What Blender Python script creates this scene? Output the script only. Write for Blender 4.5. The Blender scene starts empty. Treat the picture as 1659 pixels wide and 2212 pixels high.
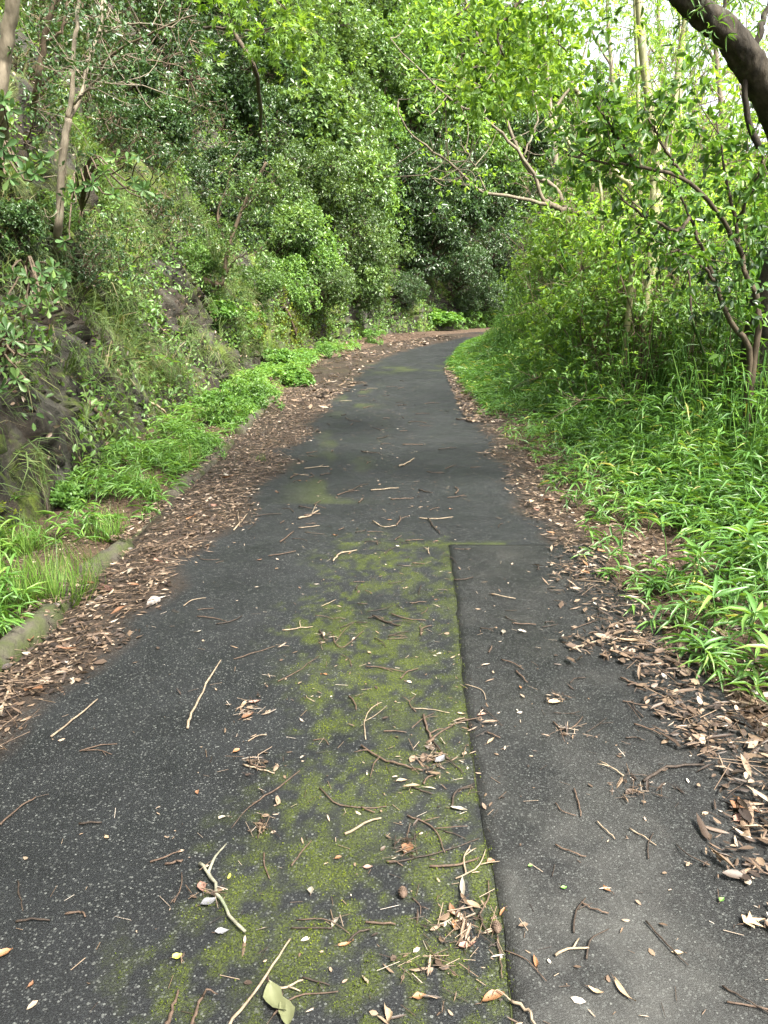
import bpy, math, random
import numpy as np
from mathutils import Vector, Matrix
from mathutils.bvhtree import BVHTree

# ------------------------------------------------------------------ camera, sky, sun, exposure
SC = bpy.context.scene
COL = SC.collection
CAM_H = 1.65
F_PX, CX, CY = 1661.0, 829.5, 1106.0          # lens in units of a 1659 x 2212 frame
PITCH = math.atan((1106 - 632) / F_PX)
cam_d = bpy.data.cameras.new('camera')
cam = bpy.data.objects.new('camera', cam_d)
COL.objects.link(cam)
cam.location = (0, 0, CAM_H)
cam.rotation_euler = (math.radians(90) - PITCH, 0, 0)
cam_d.sensor_fit = 'VERTICAL'
cam_d.sensor_height = 36.0
cam_d.lens = 36.0 * F_PX / 2212.0
cam_d.clip_start = 0.05
cam_d.clip_end = 1000
SC.camera = cam

SUN_EL, SUN_AZ = math.radians(56), math.radians(138)   # azimuth from +Y towards +X
sun_dir = Vector((math.sin(SUN_AZ) * math.cos(SUN_EL), math.cos(SUN_AZ) * math.cos(SUN_EL), math.sin(SUN_EL)))
W = bpy.data.worlds.new('World')
SC.world = W
W.use_nodes = True
wn = W.node_tree.nodes
wl = W.node_tree.links
wn.clear()
sky = wn.new('ShaderNodeTexSky')
sky.sky_type = 'NISHITA'
sky.sun_disc = False
sky.sun_elevation = SUN_EL
sky.sun_rotation = SUN_AZ
sky.air_density = 1.0
sky.dust_density = 5.0
sky.ozone_density = 1.0
hs = wn.new('ShaderNodeHueSaturation')
hs.inputs['Saturation'].default_value = 0.30           # thin bright cloud over the whole sky
bg = wn.new('ShaderNodeBackground')
bg.inputs['Strength'].default_value = 0.14
wo = wn.new('ShaderNodeOutputWorld')
wl.new(sky.outputs[0], hs.inputs['Color'])
wl.new(hs.outputs[0], bg.inputs['Color'])
wl.new(bg.outputs[0], wo.inputs['Surface'])

sl = bpy.data.lights.new('sun', 'SUN')
sl.energy = 4.6
sl.angle = math.radians(10)
sl.color = (1.0, 0.94, 0.82)
so = bpy.data.objects.new('sun', sl)
COL.objects.link(so)
so.rotation_euler = sun_dir.to_track_quat('Z', 'Y').to_euler()

SC.view_settings.view_transform = 'Standard'
SC.view_settings.look = 'None'
SC.view_settings.gamma = 1.0
SC.view_settings.exposure = 2.1
SC.view_settings.use_curve_mapping = False
SC.render.engine = 'CYCLES'
SC.cycles.max_bounces = 7
SC.cycles.diffuse_bounces = 4
SC.cycles.glossy_bounces = 2
SC.cycles.transmission_bounces = 4
SC.cycles.caustics_reflective = False
SC.cycles.caustics_refractive = False
SC.cycles.use_denoising = True

rng = np.random.default_rng(7)
random.seed(7)
UP = np.array([0.0, 0.0, 1.0])

# ------------------------------------------------------------------ helpers
def ray_dir(px, py):
    x = (px - CX) / F_PX
    y = -(py - CY) / F_PX
    c, s = math.cos(PITCH), math.sin(PITCH)
    return np.array([x, c + y * s, -s + y * c])

def at(px, py, depth):
    """World point on the view ray of a pixel, at a given distance along +Y."""
    r = ray_dir(px, py)
    return r * (depth / r[1]) + np.array([0, 0, CAM_H])

def ground_pt(px, py, z=0.0):
    r = ray_dir(px, py)
    return r * ((z - CAM_H) / r[2]) + np.array([0, 0, CAM_H])

def nrm(a):
    return a / np.maximum(np.linalg.norm(a, axis=-1, keepdims=True), 1e-9)

def rand_unit(n, g=None):
    g = g or rng
    return nrm(g.normal(size=(n, 3)))

_perm = np.random.default_rng(3).random((256, 256))
def vnoise(x, y):
    x = np.asarray(x, float); y = np.asarray(y, float)
    xi = np.floor(x).astype(int); yi = np.floor(y).astype(int)
    fx = x - xi; fy = y - yi
    fx = fx * fx * (3 - 2 * fx); fy = fy * fy * (3 - 2 * fy)
    g = lambda a, b: _perm[a & 255, b & 255]
    return (g(xi, yi) * (1 - fx) + g(xi + 1, yi) * fx) * (1 - fy) + (g(xi, yi + 1) * (1 - fx) + g(xi + 1, yi + 1) * fx) * fy

def fbm(x, y, o=4):
    v = 0; a = 0.5; t = 0
    for i in range(o):
        v = v + a * vnoise(np.asarray(x) * 2 ** i + 17.3 * i, np.asarray(y) * 2 ** i + 9.1 * i)
        t += a; a *= 0.5
    return v / t

def mesh_np(name, V, F, mats, tint=None, mi=None, smooth=False):
    V = np.ascontiguousarray(V, dtype=np.float32)
    F = np.ascontiguousarray(F, dtype=np.int32)
    me = bpy.data.meshes.new(name)
    nf, k = F.shape
    me.vertices.add(len(V)); me.vertices.foreach_set('co', V.ravel())
    me.loops.add(nf * k); me.loops.foreach_set('vertex_index', F.ravel())
    me.polygons.add(nf)
    me.polygons.foreach_set('loop_start', np.arange(nf, dtype=np.int32) * k)
    me.polygons.foreach_set('loop_total', np.full(nf, k, dtype=np.int32))
    for m in (mats if isinstance(mats, (list, tuple)) else [mats]):
        me.materials.append(m)
    if mi is not None:
        me.polygons.foreach_set('material_index', np.ascontiguousarray(mi, dtype=np.int32))
    if smooth:
        me.polygons.foreach_set('use_smooth', np.ones(nf, dtype=bool))
    if tint is not None:
        at_ = me.attributes.new('tint', 'FLOAT', 'POINT')
        at_.data.foreach_set('value', np.ascontiguousarray(tint, dtype=np.float32))
    me.update(calc_edges=True)
    return me

class Buf:
    """Collects geometry (triangles) for one mesh."""
    def __init__(s): s.V = []; s.F = []; s.T = []; s.n = 0
    def add(s, V, F, T=None):
        V = np.asarray(V, float); F = np.asarray(F, int)
        if len(V) == 0: return s
        s.V.append(V); s.F.append(F + s.n); s.n += len(V)
        s.T.append(np.zeros(len(V)) if T is None else np.asarray(T, float))
        return s
    def mesh(s, name, mat, smooth=False):
        return mesh_np(name, np.concatenate(s.V), np.concatenate(s.F), mat, np.concatenate(s.T), smooth=smooth)
    def build(s, name, mat, parent=None, smooth=False):
        return link(name, s.mesh(name, mat, smooth), parent)

def link(name, me, parent=None, loc=None):
    o = bpy.data.objects.new(name, me)
    COL.objects.link(o)
    if parent is not None: o.parent = parent
    if loc is not None: o.location = loc
    return o

def tag(o, label, cat, group=None):
    o['label'] = label; o['category'] = cat
    if group: o['group'] = group
    return o

def thing(name, label, cat, loc, group=None, rz=0.0, scale=1.0):
    o = bpy.data.objects.new(name, None)
    COL.objects.link(o)
    o.empty_display_size = 0.1
    o.location = loc; o.rotation_euler = (0, 0, rz)
    o.scale = (scale,) * 3
    return tag(o, label, cat, group)

def structure(o, kind='structure'):
    o['kind'] = kind
    return o

# leaf templates: x along the leaf, y across, z off the blade; triangles
T_CHIP = (np.array([[0, 0, 0], [.5, .5, .12], [.45, 0, .02], [1, 0, .10], [.5, -.5, .10]]), np.array([[0, 2, 1], [1, 2, 3], [0, 4, 2], [2, 4, 3]]))
T_SMALL = (np.array([[0, 0, 0], [.5, .5, .10], [1, 0, -.10], [.5, -.5, .10]]), np.array([[0, 2, 1], [0, 3, 2]]))
T_OVAL = (np.array([[0, 0, 0], [.3, .44, .09], [.68, .40, .06], [1, 0, -.12], [.68, -.40, .06], [.3, -.44, .09]]),
          np.array([[0, 2, 1], [0, 3, 2], [0, 4, 3], [0, 5, 4]]))
T_OBOV = (np.array([[0, 0, 0], [.35, .22, .05], [.72, .5, .04], [.93, .3, -.04], [1, 0, -.08], [.93, -.3, -.04], [.72, -.5, .04], [.35, -.22, .05]]),
          np.array([[0, 2, 1], [0, 4, 2], [2, 4, 3], [0, 6, 4], [4, 6, 5], [0, 7, 6]]))
T_BLADE = (np.array([[0, .06, 0], [0, -.06, 0], [.28, .5, .07], [.28, -.5, .07], [.28, 0, .0], [.65, .36, -.04], [.65, -.36, -.04], [.65, 0, -.09], [1, 0, -.30]]),
           np.array([[0, 4, 2], [0, 1, 4], [1, 3, 4], [2, 4, 7], [2, 7, 5], [4, 3, 6], [4, 6, 7], [5, 7, 8], [7, 6, 8]]))
T_GRASS = (np.array([[0, .5, 0], [0, -.5, 0], [.35, .42, .16], [.35, -.42, .16], [.72, .30, .12], [.72, -.30, .12], [1, 0, -.12]]),
           np.array([[0, 1, 2], [1, 3, 2], [2, 3, 4], [3, 5, 4], [4, 5, 6]]))
T_BLADE2 = (np.array([[0, 0, 0], [.4, .5, .06], [.4, -.5, .06], [.42, 0, 0], [1, 0, -.26]]), np.array([[0, 3, 1], [0, 2, 3], [1, 3, 4], [3, 2, 4]]))
def _maple():
    a = [(0, 0)]
    for k, (ang, r) in enumerate([(-100, .42), (-62, .25), (-45, .75), (-22, .32), (0, 1.0), (22, .32), (45, .75), (62, .25), (100, .42)]):
        a.append((.25 + r * .75 * math.cos(math.radians(ang)), r * .8 * math.sin(math.radians(ang))))
    v = np.array([(p[0], p[1], -.12 * (p[0] ** 2 + p[1] ** 2)) for p in a])
    f = [(0, i, i + 1) for i in range(1, 9)]
    return v, np.array(f)
T_MAPLE = _maple()
T_CURL = (np.array([[0, 0, 0], [.3, .5, .16], [.3, 0, .02], [.3, -.5, .14], [.7, .42, .20], [.7, 0, .05], [.7, -.42, .12], [1, 0, .14]]),
          np.array([[0, 2, 1], [0, 3, 2], [1, 2, 5], [1, 5, 4], [2, 3, 6], [2, 6, 5], [4, 5, 7], [5, 6, 7]]))

def scatter(tmpl, P, A, N, L, Wd, tint=None, zk=1.0):
    """One template copy for each row: base P, axis A, rough normal N, length L, width Wd."""
    v, f = tmpl
    P = np.asarray(P, float); n = len(P)
    if n == 0: return np.zeros((0, 3)), np.zeros((0, 3), int), np.zeros(0)
    A = nrm(A); N = N - (N * A).sum(1, keepdims=True) * A
    N = nrm(N + 1e-6); B = np.cross(N, A)
    L = np.broadcast_to(np.asarray(L, float), (n,)); Wd = np.broadcast_to(np.asarray(Wd, float), (n,))
    V = (P[:, None, :] + (v[None, :, 0:1] * L[:, None, None]) * A[:, None, :] + (v[None, :, 1:2] * Wd[:, None, None]) * B[:, None, :]
         + (v[None, :, 2:3] * L[:, None, None] * zk) * N[:, None, :])
    m = len(v)
    Fc = (f[None] + (np.arange(n) * m)[:, None, None]).reshape(-1, 3)
    t = rng.random(n) if tint is None else np.broadcast_to(np.asarray(tint, float), (n,))
    return V.reshape(-1, 3), Fc, np.repeat(t, m)

def tube(pts, rad, k=6, tint=0.5, cap=True):
    pts = np.asarray(pts, float); n = len(pts)
    rad = np.broadcast_to(np.asarray(rad, float), (n,))
    t = np.gradient(pts, axis=0); t = nrm(t)
    ref = np.array([0.31, 0.17, 0.93]) if abs(t[0] @ np.array([0.31, 0.17, 0.93])) < .9 else np.array([1.0, 0.1, 0])
    V = []
    for i in range(n):
        u = ref - (ref @ t[i]) * t[i]; u /= np.linalg.norm(u); w = np.cross(t[i], u); ref = u
        a = np.arange(k) * 2 * math.pi / k
        V.append(pts[i] + rad[i] * (np.cos(a)[:, None] * u + np.sin(a)[:, None] * w))
    V = np.concatenate(V)
    F = []
    for i in range(n - 1):
        for j in range(k):
            a, b = i * k + j, i * k + (j + 1) % k
            F += [(a, b, b + k), (a, b + k, a + k)]
    if cap:
        V = np.concatenate([V, pts[:1], pts[-1:]])
        c0, c1 = n * k, n * k + 1
        for j in range(k):
            F += [(c0, (j + 1) % k, j), (c1, (n - 1) * k + j, (n - 1) * k + (j + 1) % k)]
    return V, np.array(F), np.full(len(V), tint)

def smooth_line(pts, n, wob=0.0, g=None):
    """Catmull-Rom through points, with a little wobble."""
    g = g or rng
    p = np.asarray(pts, float)
    p = np.concatenate([[2 * p[0] - p[1]], p, [2 * p[-1] - p[-2]]])
    out = []
    segs = len(p) - 3
    for u in np.linspace(0, segs - 1e-6, n):
        i = int(u); f = u - i
        a, b, c, d = p[i:i + 4]
        out.append(.5 * ((2 * b) + (c - a) * f + (2 * a - 5 * b + 4 * c - d) * f * f + (3 * b - a - 3 * c + d) * f ** 3))
    out = np.array(out)
    if wob:
        out[1:] += g.normal(size=(n - 1, 3)) * wob
    return out

# ------------------------------------------------------------------ materials
def new_mat(name):
    m = bpy.data.materials.new(name)
    m.use_nodes = True
    nt = m.node_tree
    nt.nodes.clear()
    out = nt.nodes.new('ShaderNodeOutputMaterial')
    return m, nt, out

def ramp(nt, fac, stops):
    r = nt.nodes.new('ShaderNodeValToRGB')
    e = r.color_ramp.elements
    while len(e) > 1: e.remove(e[-1])
    e[0].position = stops[0][0]; e[0].color = (*stops[0][1], 1)
    for p, c in stops[1:]:
        x = e.new(p); x.color = (*c, 1)
    if fac is not None: nt.links.new(fac, r.inputs[0])
    return r.outputs[0]

def mixc(nt, fac, a, b, mode='MIX'):
    m = nt.nodes.new('ShaderNodeMix'); m.data_type = 'RGBA'; m.blend_type = mode
    for k, v in ((0, fac), (6, a), (7, b)):
        if hasattr(v, 'is_linked'): nt.links.new(v, m.inputs[k])
        else: m.inputs[k].default_value = v if k == 0 else (*v, 1)
    return m.outputs[2]

def math_(nt, op, a, b=None, clamp=False):
    m = nt.nodes.new('ShaderNodeMath'); m.operation = op; m.use_clamp = clamp
    for k, v in ((0, a), (1, b)):
        if v is None: continue
        if hasattr(v, 'is_linked'): nt.links.new(v, m.inputs[k])
        else: m.inputs[k].default_value = v
    return m.outputs[0]

def noise(nt, vec, scale, detail=3, rough=.5, dist=0.0):
    n = nt.nodes.new('ShaderNodeTexNoise')
    n.inputs['Scale'].default_value = scale; n.inputs['Detail'].default_value = detail
    n.inputs['Roughness'].default_value = rough; n.inputs['Distortion'].default_value = dist
    if vec is not None: nt.links.new(vec, n.inputs['Vector'])
    return n.outputs['Fac']

def coords(nt, scale=None, kind='Object'):
    if kind == 'Position':
        o = nt.nodes.new('ShaderNodeNewGeometry').outputs['Position']
    else:
        o = nt.nodes.new('ShaderNodeTexCoord').outputs[kind]
    if scale:
        mp = nt.nodes.new('ShaderNodeMapping'); mp.inputs['Scale'].default_value = scale
        nt.links.new(o, mp.inputs['Vector']); o = mp.outputs[0]
    return o

def attr(nt, name='tint'):
    a = nt.nodes.new('ShaderNodeAttribute'); a.attribute_name = name
    return a.outputs['Fac']

def leaf_mat(name, stops, rough=.42, transl=.35, spec=.5, tcol=1.35, vary=.25):
    m, nt, out = new_mat(name)
    c = ramp(nt, attr(nt), stops)
    oi = nt.nodes.new('ShaderNodeObjectInfo')
    hsv = nt.nodes.new('ShaderNodeHueSaturation')
    mr = nt.nodes.new('ShaderNodeMapRange')
    mr.inputs['To Min'].default_value = 1 - vary; mr.inputs['To Max'].default_value = 1 + vary
    nt.links.new(oi.outputs['Random'], mr.inputs['Value'])
    nt.links.new(mr.outputs[0], hsv.inputs['Value'])
    nt.links.new(c, hsv.inputs['Color'])
    c = hsv.outputs[0]
    p = nt.nodes.new('ShaderNodeBsdfPrincipled')
    p.inputs['Roughness'].default_value = rough
    p.inputs['Specular IOR Level'].default_value = spec
    nt.links.new(c, p.inputs['Base Color'])
    t = nt.nodes.new('ShaderNodeBsdfTranslucent')
    tc = mixc(nt, 1.0, c, (tcol * 1.15, tcol * 1.05, tcol * .45), 'MULTIPLY')
    nt.links.new(tc, t.inputs['Color'])
    mx = nt.nodes.new('ShaderNodeMixShader'); mx.inputs[0].default_value = transl
    nt.links.new(p.outputs[0], mx.inputs[1]); nt.links.new(t.outputs[0], mx.inputs[2])
    nt.links.new(mx.outputs[0], out.inputs['Surface'])
    return m

def plain_mat(name, color_fn, rough=.8, bump=None, spec=.3):
    """color_fn(nt) gives a colour socket; bump(nt) a (height socket, strength, distance)."""
    m, nt, out = new_mat(name)
    p = nt.nodes.new('ShaderNodeBsdfPrincipled')
    c = color_fn(nt)
    nt.links.new(c, p.inputs['Base Color'])
    if hasattr(rough, '__call__'): nt.links.new(rough(nt), p.inputs['Roughness'])
    else: p.inputs['Roughness'].default_value = rough
    p.inputs['Specular IOR Level'].default_value = spec
    if bump:
        h, st, d = bump(nt)
        b = nt.nodes.new('ShaderNodeBump'); b.inputs['Strength'].default_value = st; b.inputs['Distance'].default_value = d
        nt.links.new(h, b.inputs['Height']); nt.links.new(b.outputs[0], p.inputs['Normal'])
    nt.links.new(p.outputs[0], out.inputs['Surface'])
    return m

M = {}
M['evergreen'] = leaf_mat('evergreen_leaf', [(0, (.034, .064, .022)), (.5, (.078, .142, .040)), (.85, (.14, .225, .06)), (1, (.22, .30, .08))], rough=.36, transl=.30, spec=.5)
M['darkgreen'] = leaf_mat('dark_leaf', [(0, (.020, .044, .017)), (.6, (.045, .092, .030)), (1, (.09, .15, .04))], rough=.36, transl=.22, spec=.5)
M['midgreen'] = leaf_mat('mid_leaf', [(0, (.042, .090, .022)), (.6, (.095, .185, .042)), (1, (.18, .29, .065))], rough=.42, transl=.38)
M['bright'] = leaf_mat('bright_leaf', [(0, (.085, .175, .028)), (.6, (.16, .285, .050)), (.93, (.26, .37, .075)), (1, (.38, .35, .07))], rough=.45, transl=.5)  # yellow-green leaf, its colour lightened further to carry a backlit glow
M['ovate'] = leaf_mat('ovate_leaf', [(0, (.032, .08, .016)), (.6, (.075, .165, .028)), (1, (.15, .26, .04))], rough=.40, transl=.46, spec=.5)
M['rosette'] = leaf_mat('rosette_leaf', [(0, (.040, .092, .030)), (.6, (.09, .18, .055)), (1, (.16, .25, .065))], rough=.42, transl=.30, spec=.35)
M['sasa'] = leaf_mat('bamboo_grass_leaf', [(0, (.038, .100, .022)), (.6, (.085, .195, .040)), (.9, (.155, .28, .055)), (1, (.30, .30, .09))], rough=.40, transl=.34, spec=.5, vary=.12)
M['grass'] = leaf_mat('grass_blade', [(0, (.05, .11, .02)), (.6, (.11, .22, .03)), (.9, (.17, .28, .05)), (1, (.30, .26, .12))], rough=.5, transl=.38, vary=.12)
M['drygrass'] = leaf_mat('olive_grass_blade', [(0, (.035, .050, .018)), (.45, (.065, .115, .026)), (.8, (.115, .16, .045)), (1, (.26, .21, .12))], rough=.6, transl=.3, vary=.12)
M['herb'] = leaf_mat('herb_leaf', [(0, (.05, .12, .025)), (.6, (.10, .21, .04)), (1, (.17, .29, .055))], rough=.45, transl=.38, vary=.15)
M['moss_tuft'] = leaf_mat('moss_leaf', [(0, (.030, .042, .007)), (.6, (.082, .108, .014)), (1, (.20, .235, .027))], rough=.8, transl=.25, spec=.1, vary=.05)
M['dead'] = leaf_mat('dead_leaf', [(0, (.018, .012, .009)), (.22, (.045, .030, .021)), (.45, (.105, .070, .046)), (.66, (.19, .135, .090)), (.84, (.29, .225, .165)), (1, (.42, .375, .32))], rough=.55, transl=.08, tcol=1.0, vary=.1)

def bark(c0, c1, sc=18, lich=0.0, lc=(.35, .38, .30)):
    def f(nt):
        v = coords(nt, (1, 1, .25))
        a = noise(nt, v, sc, 5, .65)
        c = ramp(nt, a, [(.3, c0), (.7, c1)])
        if lich:
            n = noise(nt, coords(nt), 9, 4, .6)
            k = ramp(nt, n, [(.62 - lich * .3, (0, 0, 0)), (.72 - lich * .3, (1, 1, 1))])
            c = mixc(nt, k, c, lc)
        return c
    return f
def bark_bump(sc=30, st=.6, d=.01):
    return lambda nt: (noise(nt, coords(nt, (1, 1, .3)), sc, 5, .7), st, d)
M['bark_dark'] = plain_mat('dark_bark', bark((.012, .010, .007), (.055, .045, .032), 14, .10, (.08, .09, .06)), .9, bark_bump(24, .9, .02))
M['bark_pale'] = plain_mat('pale_bark', bark((.12, .10, .07), (.28, .24, .18), 20, .1, (.17, .18, .12)), .8, bark_bump(40, .4, .006))
M['bark_arch'] = plain_mat('grey_brown_bark', bark((.06, .05, .034), (.17, .14, .10), 20, .1, (.16, .17, .11)), .8, bark_bump(40, .4, .006))
M['bark_brown'] = plain_mat('brown_bark', bark((.05, .036, .024), (.16, .12, .08), 20, .1, (.13, .14, .09)), .85, bark_bump(40, .4, .006))
M['bark_stem'] = plain_mat('dark_stem_bark', bark((.025, .019, .012), (.085, .065, .042), 20), .85, bark_bump(40, .4, .006))
M['culm'] = plain_mat('bamboo_culm', bark((.20, .20, .10), (.38, .36, .20), 6, .12, (.42, .41, .33)), .45, None, .4)
M['culm_ring'] = plain_mat('bamboo_node', bark((.05, .045, .03), (.20, .18, .11), 20), .7)
M['twig_brown'] = plain_mat('brown_twig', bark((.030, .020, .014), (.11, .074, .052), 60), .75, bark_bump(120, .5, .002))
M['twig_dark'] = plain_mat('dark_twig', bark((.014, .010, .008), (.05, .036, .026), 60), .7, bark_bump(120, .5, .002))
M['twig_pale'] = plain_mat('bleached_twig', bark((.11, .08, .055), (.29, .235, .165), 40), .75, bark_bump(120, .4, .002))
M['twig_lichen'] = plain_mat('lichened_twig', bark((.10, .10, .07), (.25, .24, .18), 30, .2, (.11, .14, .08)), .8, bark_bump(90, .6, .003))
M['wood_pale'] = plain_mat('split_pale_wood', bark((.20, .14, .09), (.46, .37, .26), 30), .8, bark_bump(60, .6, .004))

# ------------------------------------------------------------------ road, ground and bank
RY = np.array([-6, 1.6, 2.44, 2.98, 4.03, 5.14, 6.3, 8.57, 11.98, 14.5, 18.3, 21.8, 25.8, 30.7])
RXL = np.array([-1.5, -1.49, -1.40, -1.34, -1.30, -1.17, -1.06, -.99, -.79, -.50, -.38, .26, 1.53, 3.26])
RYR = np.array([-6, 1.78, 2.44, 3.02, 3.72, 5.25, 7.58, 11.5, 17.2, 21.0, 25.8, 29.8])
RXR = np.array([1.15, 1.08, 1.10, 1.05, .99, 1.03, 1.07, 1.18, 1.38, 1.93, 2.66, 3.6])
GY = np.array([-6, 2.72, 3.39, 5.86, 9.47, 13.1, 18.3, 23.6, 28.3, 32])
GX = np.array([1.6, 1.53, 1.45, 1.51, 1.56, 1.58, 1.63, 2.38, 3.34, 4.6])      # where the green begins
def xl(y): return np.interp(y, RY, RXL)          # bare asphalt, bank side
def xr(y): return np.interp(y, RYR, RXR)         # bare asphalt, thicket side
def gx(y): return np.interp(y, GY, GX)
KX = -1.76                                       # kerb line
def kx(y): return np.interp(y, [-6, 9, 14, 20, 27, 32], [KX, KX, -1.75, -1.55, .1, 2.4])

TOE = smooth_line([(-2.5, -6, 0), (-2.5, -1, 0), (-2.55, 4.5, 0), (-2.7, 7, 0), (-2.8, 11.5, 0), (-2.75, 16, 0), (-2.35, 20.5, 0), (-1.5, 26, 0), (.7, 32.5, 0),
                   (3.2, 37, 0), (6.5, 40.5, 0), (12, 43.5, 0), (20, 46, 0), (32, 48, 0), (52, 48, 0)], 900)
seg = np.linalg.norm(np.diff(TOE, axis=0), axis=1)
arc = np.concatenate([[0], np.cumsum(seg)])
s_list = [0.0]
while s_list[-1] < arc[-1]:
    s = s_list[-1]
    s_list.append(s + (0.07 if 7 < s < 21 else 0.14 if s < 32 else .4))
s_arr = np.array(s_list[:-1])
TX = np.interp(s_arr, arc, TOE[:, 0]); TYY = np.interp(s_arr, arc, TOE[:, 1])
dx = np.gradient(TX, s_arr); dy = np.gradient(TYY, s_arr)
for _ in range(30):
    dx = np.convolve(np.pad(dx, 6, 'edge'), np.ones(13) / 13, 'valid'); dy = np.convolve(np.pad(dy, 6, 'edge'), np.ones(13) / 13, 'valid')
ln = np.hypot(dx, dy); dx /= ln; dy /= ln
NX, NY = -dy, dx                                  # away from the road, into the hill
PO = np.array([-.15, 0, .26, .55, .88, 1.3, 1.95, 3.1, 5.3, 9, 14.5, 23])
PZ = np.array([-.25, .02, .75, 1.55, 2.3, 3.15, 4.2, 6.0, 9.6, 15, 20, 25])
tt = np.concatenate([np.linspace(0, 5, 105)[:-1], np.linspace(5, 11, 60)])
po = np.interp(tt, np.arange(12), PO); pz = np.interp(tt, np.arange(12), PZ)
S2, T2 = np.meshgrid(s_arr, tt, indexing='ij')
hscale = np.interp(s_arr, [0, 40, 52, 62, 72, 110], [1, 1, .9, .62, .40, .34])[:, None]
O2 = np.broadcast_to(po, S2.shape).copy(); Z2 = np.broadcast_to(pz, S2.shape) * hscale
q = Z2 * 1.0 + S2 * .85                            # beds of rock dip away from the camera
r_ = Z2 * .85 - S2
bed = fbm(q * 1.3, r_ * .22, 3) * 6
saw = bed - np.floor(bed)
lift = np.minimum(1, np.maximum(0, Z2 / .6))
disp = ((fbm(S2 * .45 + 5, Z2 * .5, 3) - .5) * 1.3 + (saw - .5) * .20 * np.clip(1.7 - Z2 * .28, .25, 1) + (fbm(S2 * 3.5, Z2 * 3.5 + 7, 4) - .5) * .24 + (fbm(S2 * 14, Z2 * 14, 2) - .5) * .05) * (.25 + .75 * lift)
O3 = O2 - disp
BX = TX[:, None] + NX[:, None] * O3; BY = TYY[:, None] + NY[:, None] * O3
BZ = Z2 + disp * .25 * lift
BV = np.stack([BX, BY, BZ], -1).reshape(-1, 3)
nS, nT = S2.shape
i0 = (np.arange(nS - 1)[:, None] * nT + np.arange(nT - 1)[None]).ravel()
BF = np.stack([i0, i0 + nT, i0 + nT + 1, i0 + 1], 1)

def bank_color(nt):
    v = coords(nt, None, 'Position')
    rock = ramp(nt, noise(nt, v, 5, 6, .65), [(.30, (.011, .0105, .008)), (.52, (.034, .032, .025)), (.72, (.080, .076, .061))])
    soil = ramp(nt, noise(nt, v, 13, 5, .7), [(.3, (.012, .0095, .007)), (.7, (.044, .035, .025))])
    k = ramp(nt, noise(nt, v, 1.1, 5, .6, .6), [(.44, (0, 0, 0)), (.56, (1, 1, 1))])
    c = mixc(nt, k, rock, soil)
    moss = ramp(nt, noise(nt, v, 24, 4, .7), [(.25, (.025, .042, .007)), (.75, (.10, .135, .016))])
    km = ramp(nt, noise(nt, v, .8, 6, .72, .4), [(.49, (0, 0, 0)), (.60, (1, 1, 1))])
    return mixc(nt, km, c, moss)
M['bank'] = plain_mat('bank_rock_soil_moss', bank_color, .9, lambda nt: (noise(nt, coords(nt, None, 'Position'), 16, 6, .7), .9, .05))
bank = link('hillside_bank', mesh_np('hillside_bank', BV, BF, M['bank'], smooth=True))
structure(bank)
bank['label'] = 'steep bank of bedded rock, soil and moss beside the road'

# ground sheet
gxs = np.concatenate([np.linspace(-30, -3.2, 10), np.linspace(-3.1, 4.5, 150), np.linspace(4.8, 120, 30)])
gys = np.concatenate([np.linspace(-60, -6, 8), np.linspace(-5, 14, 170), np.linspace(14.2, 34, 90), np.linspace(36, 300, 25)])
GXX, GYY = np.meshgrid(gxs, gys, indexing='ij')
def ground_z(x, y):
    x = np.asarray(x, float); y = np.asarray(y, float)
    n = fbm(x * 1.6, y * 1.6, 4) - .5
    left = np.clip((kx(y) - x) / .25, 0, 1)
    right = np.clip((x - gx(y) + .28) / .5, 0, 1)
    far = np.clip((x - gx(y)) / 4, 0, 1)
    z = -.03 + left * (.10 + .14 * n) + right * (.06 + .12 * n) + far * .25 * (n + .3)
    return np.where(y > 33, np.minimum(z, .15) * .3 - .02, z)
GZ = ground_z(GXX, GYY)
GV = np.stack([GXX, GYY, GZ], -1).reshape(-1, 3)
a, b = GXX.shape
i0 = (np.arange(a - 1)[:, None] * b + np.arange(b - 1)[None]).ravel()
GF = np.stack([i0, i0 + b, i0 + b + 1, i0 + 1], 1)
def ground_color(nt):
    v = coords(nt, None, 'Position')
    return ramp(nt, noise(nt, v, 22, 6, .75), [(.28, (.018, .012, .008)), (.5, (.05, .032, .02)), (.75, (.13, .085, .052))])
M['ground'] = plain_mat('leafy_soil', ground_color, .95, lambda nt: (noise(nt, coords(nt, None, 'Position'), 50, 5, .7), .8, .02))
structure(link('ground', mesh_np('ground', GV, GF, M['ground'], smooth=True)))['label'] = 'dark leafy soil of the verges'

BVH = BVHTree.FromPolygons([tuple(v) for v in BV], [tuple(map(int, f)) for f in BF])
GBVH = BVHTree.FromPolygons([tuple(v) for v in GV], [tuple(map(int, f)) for f in GF])
def cast(o, d, both=True):
    best = None
    for t in ((BVH, GBVH) if both else (BVH,)):
        p, n, i, dist = t.ray_cast(Vector(o), Vector(d).normalized())
        if p is not None and (best is None or dist < best[2]):
            best = (np.array(p), np.array(n), dist)
    return best
def hit(px, py, both=True):
    h = cast((0, 0, CAM_H), ray_dir(px, py), both)
    if h is None:
        return at(px, py, 46), np.array([0, -1, .3])
    n = h[1] if h[1] @ ray_dir(px, py) < 0 else -h[1]
    return h[0], n
def drop(x, y):
    """Height of the land (bank or ground) under a point."""
    h = cast((x, y, 60), (0, 0, -1))
    return h[0][2] if h else 0.0

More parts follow.
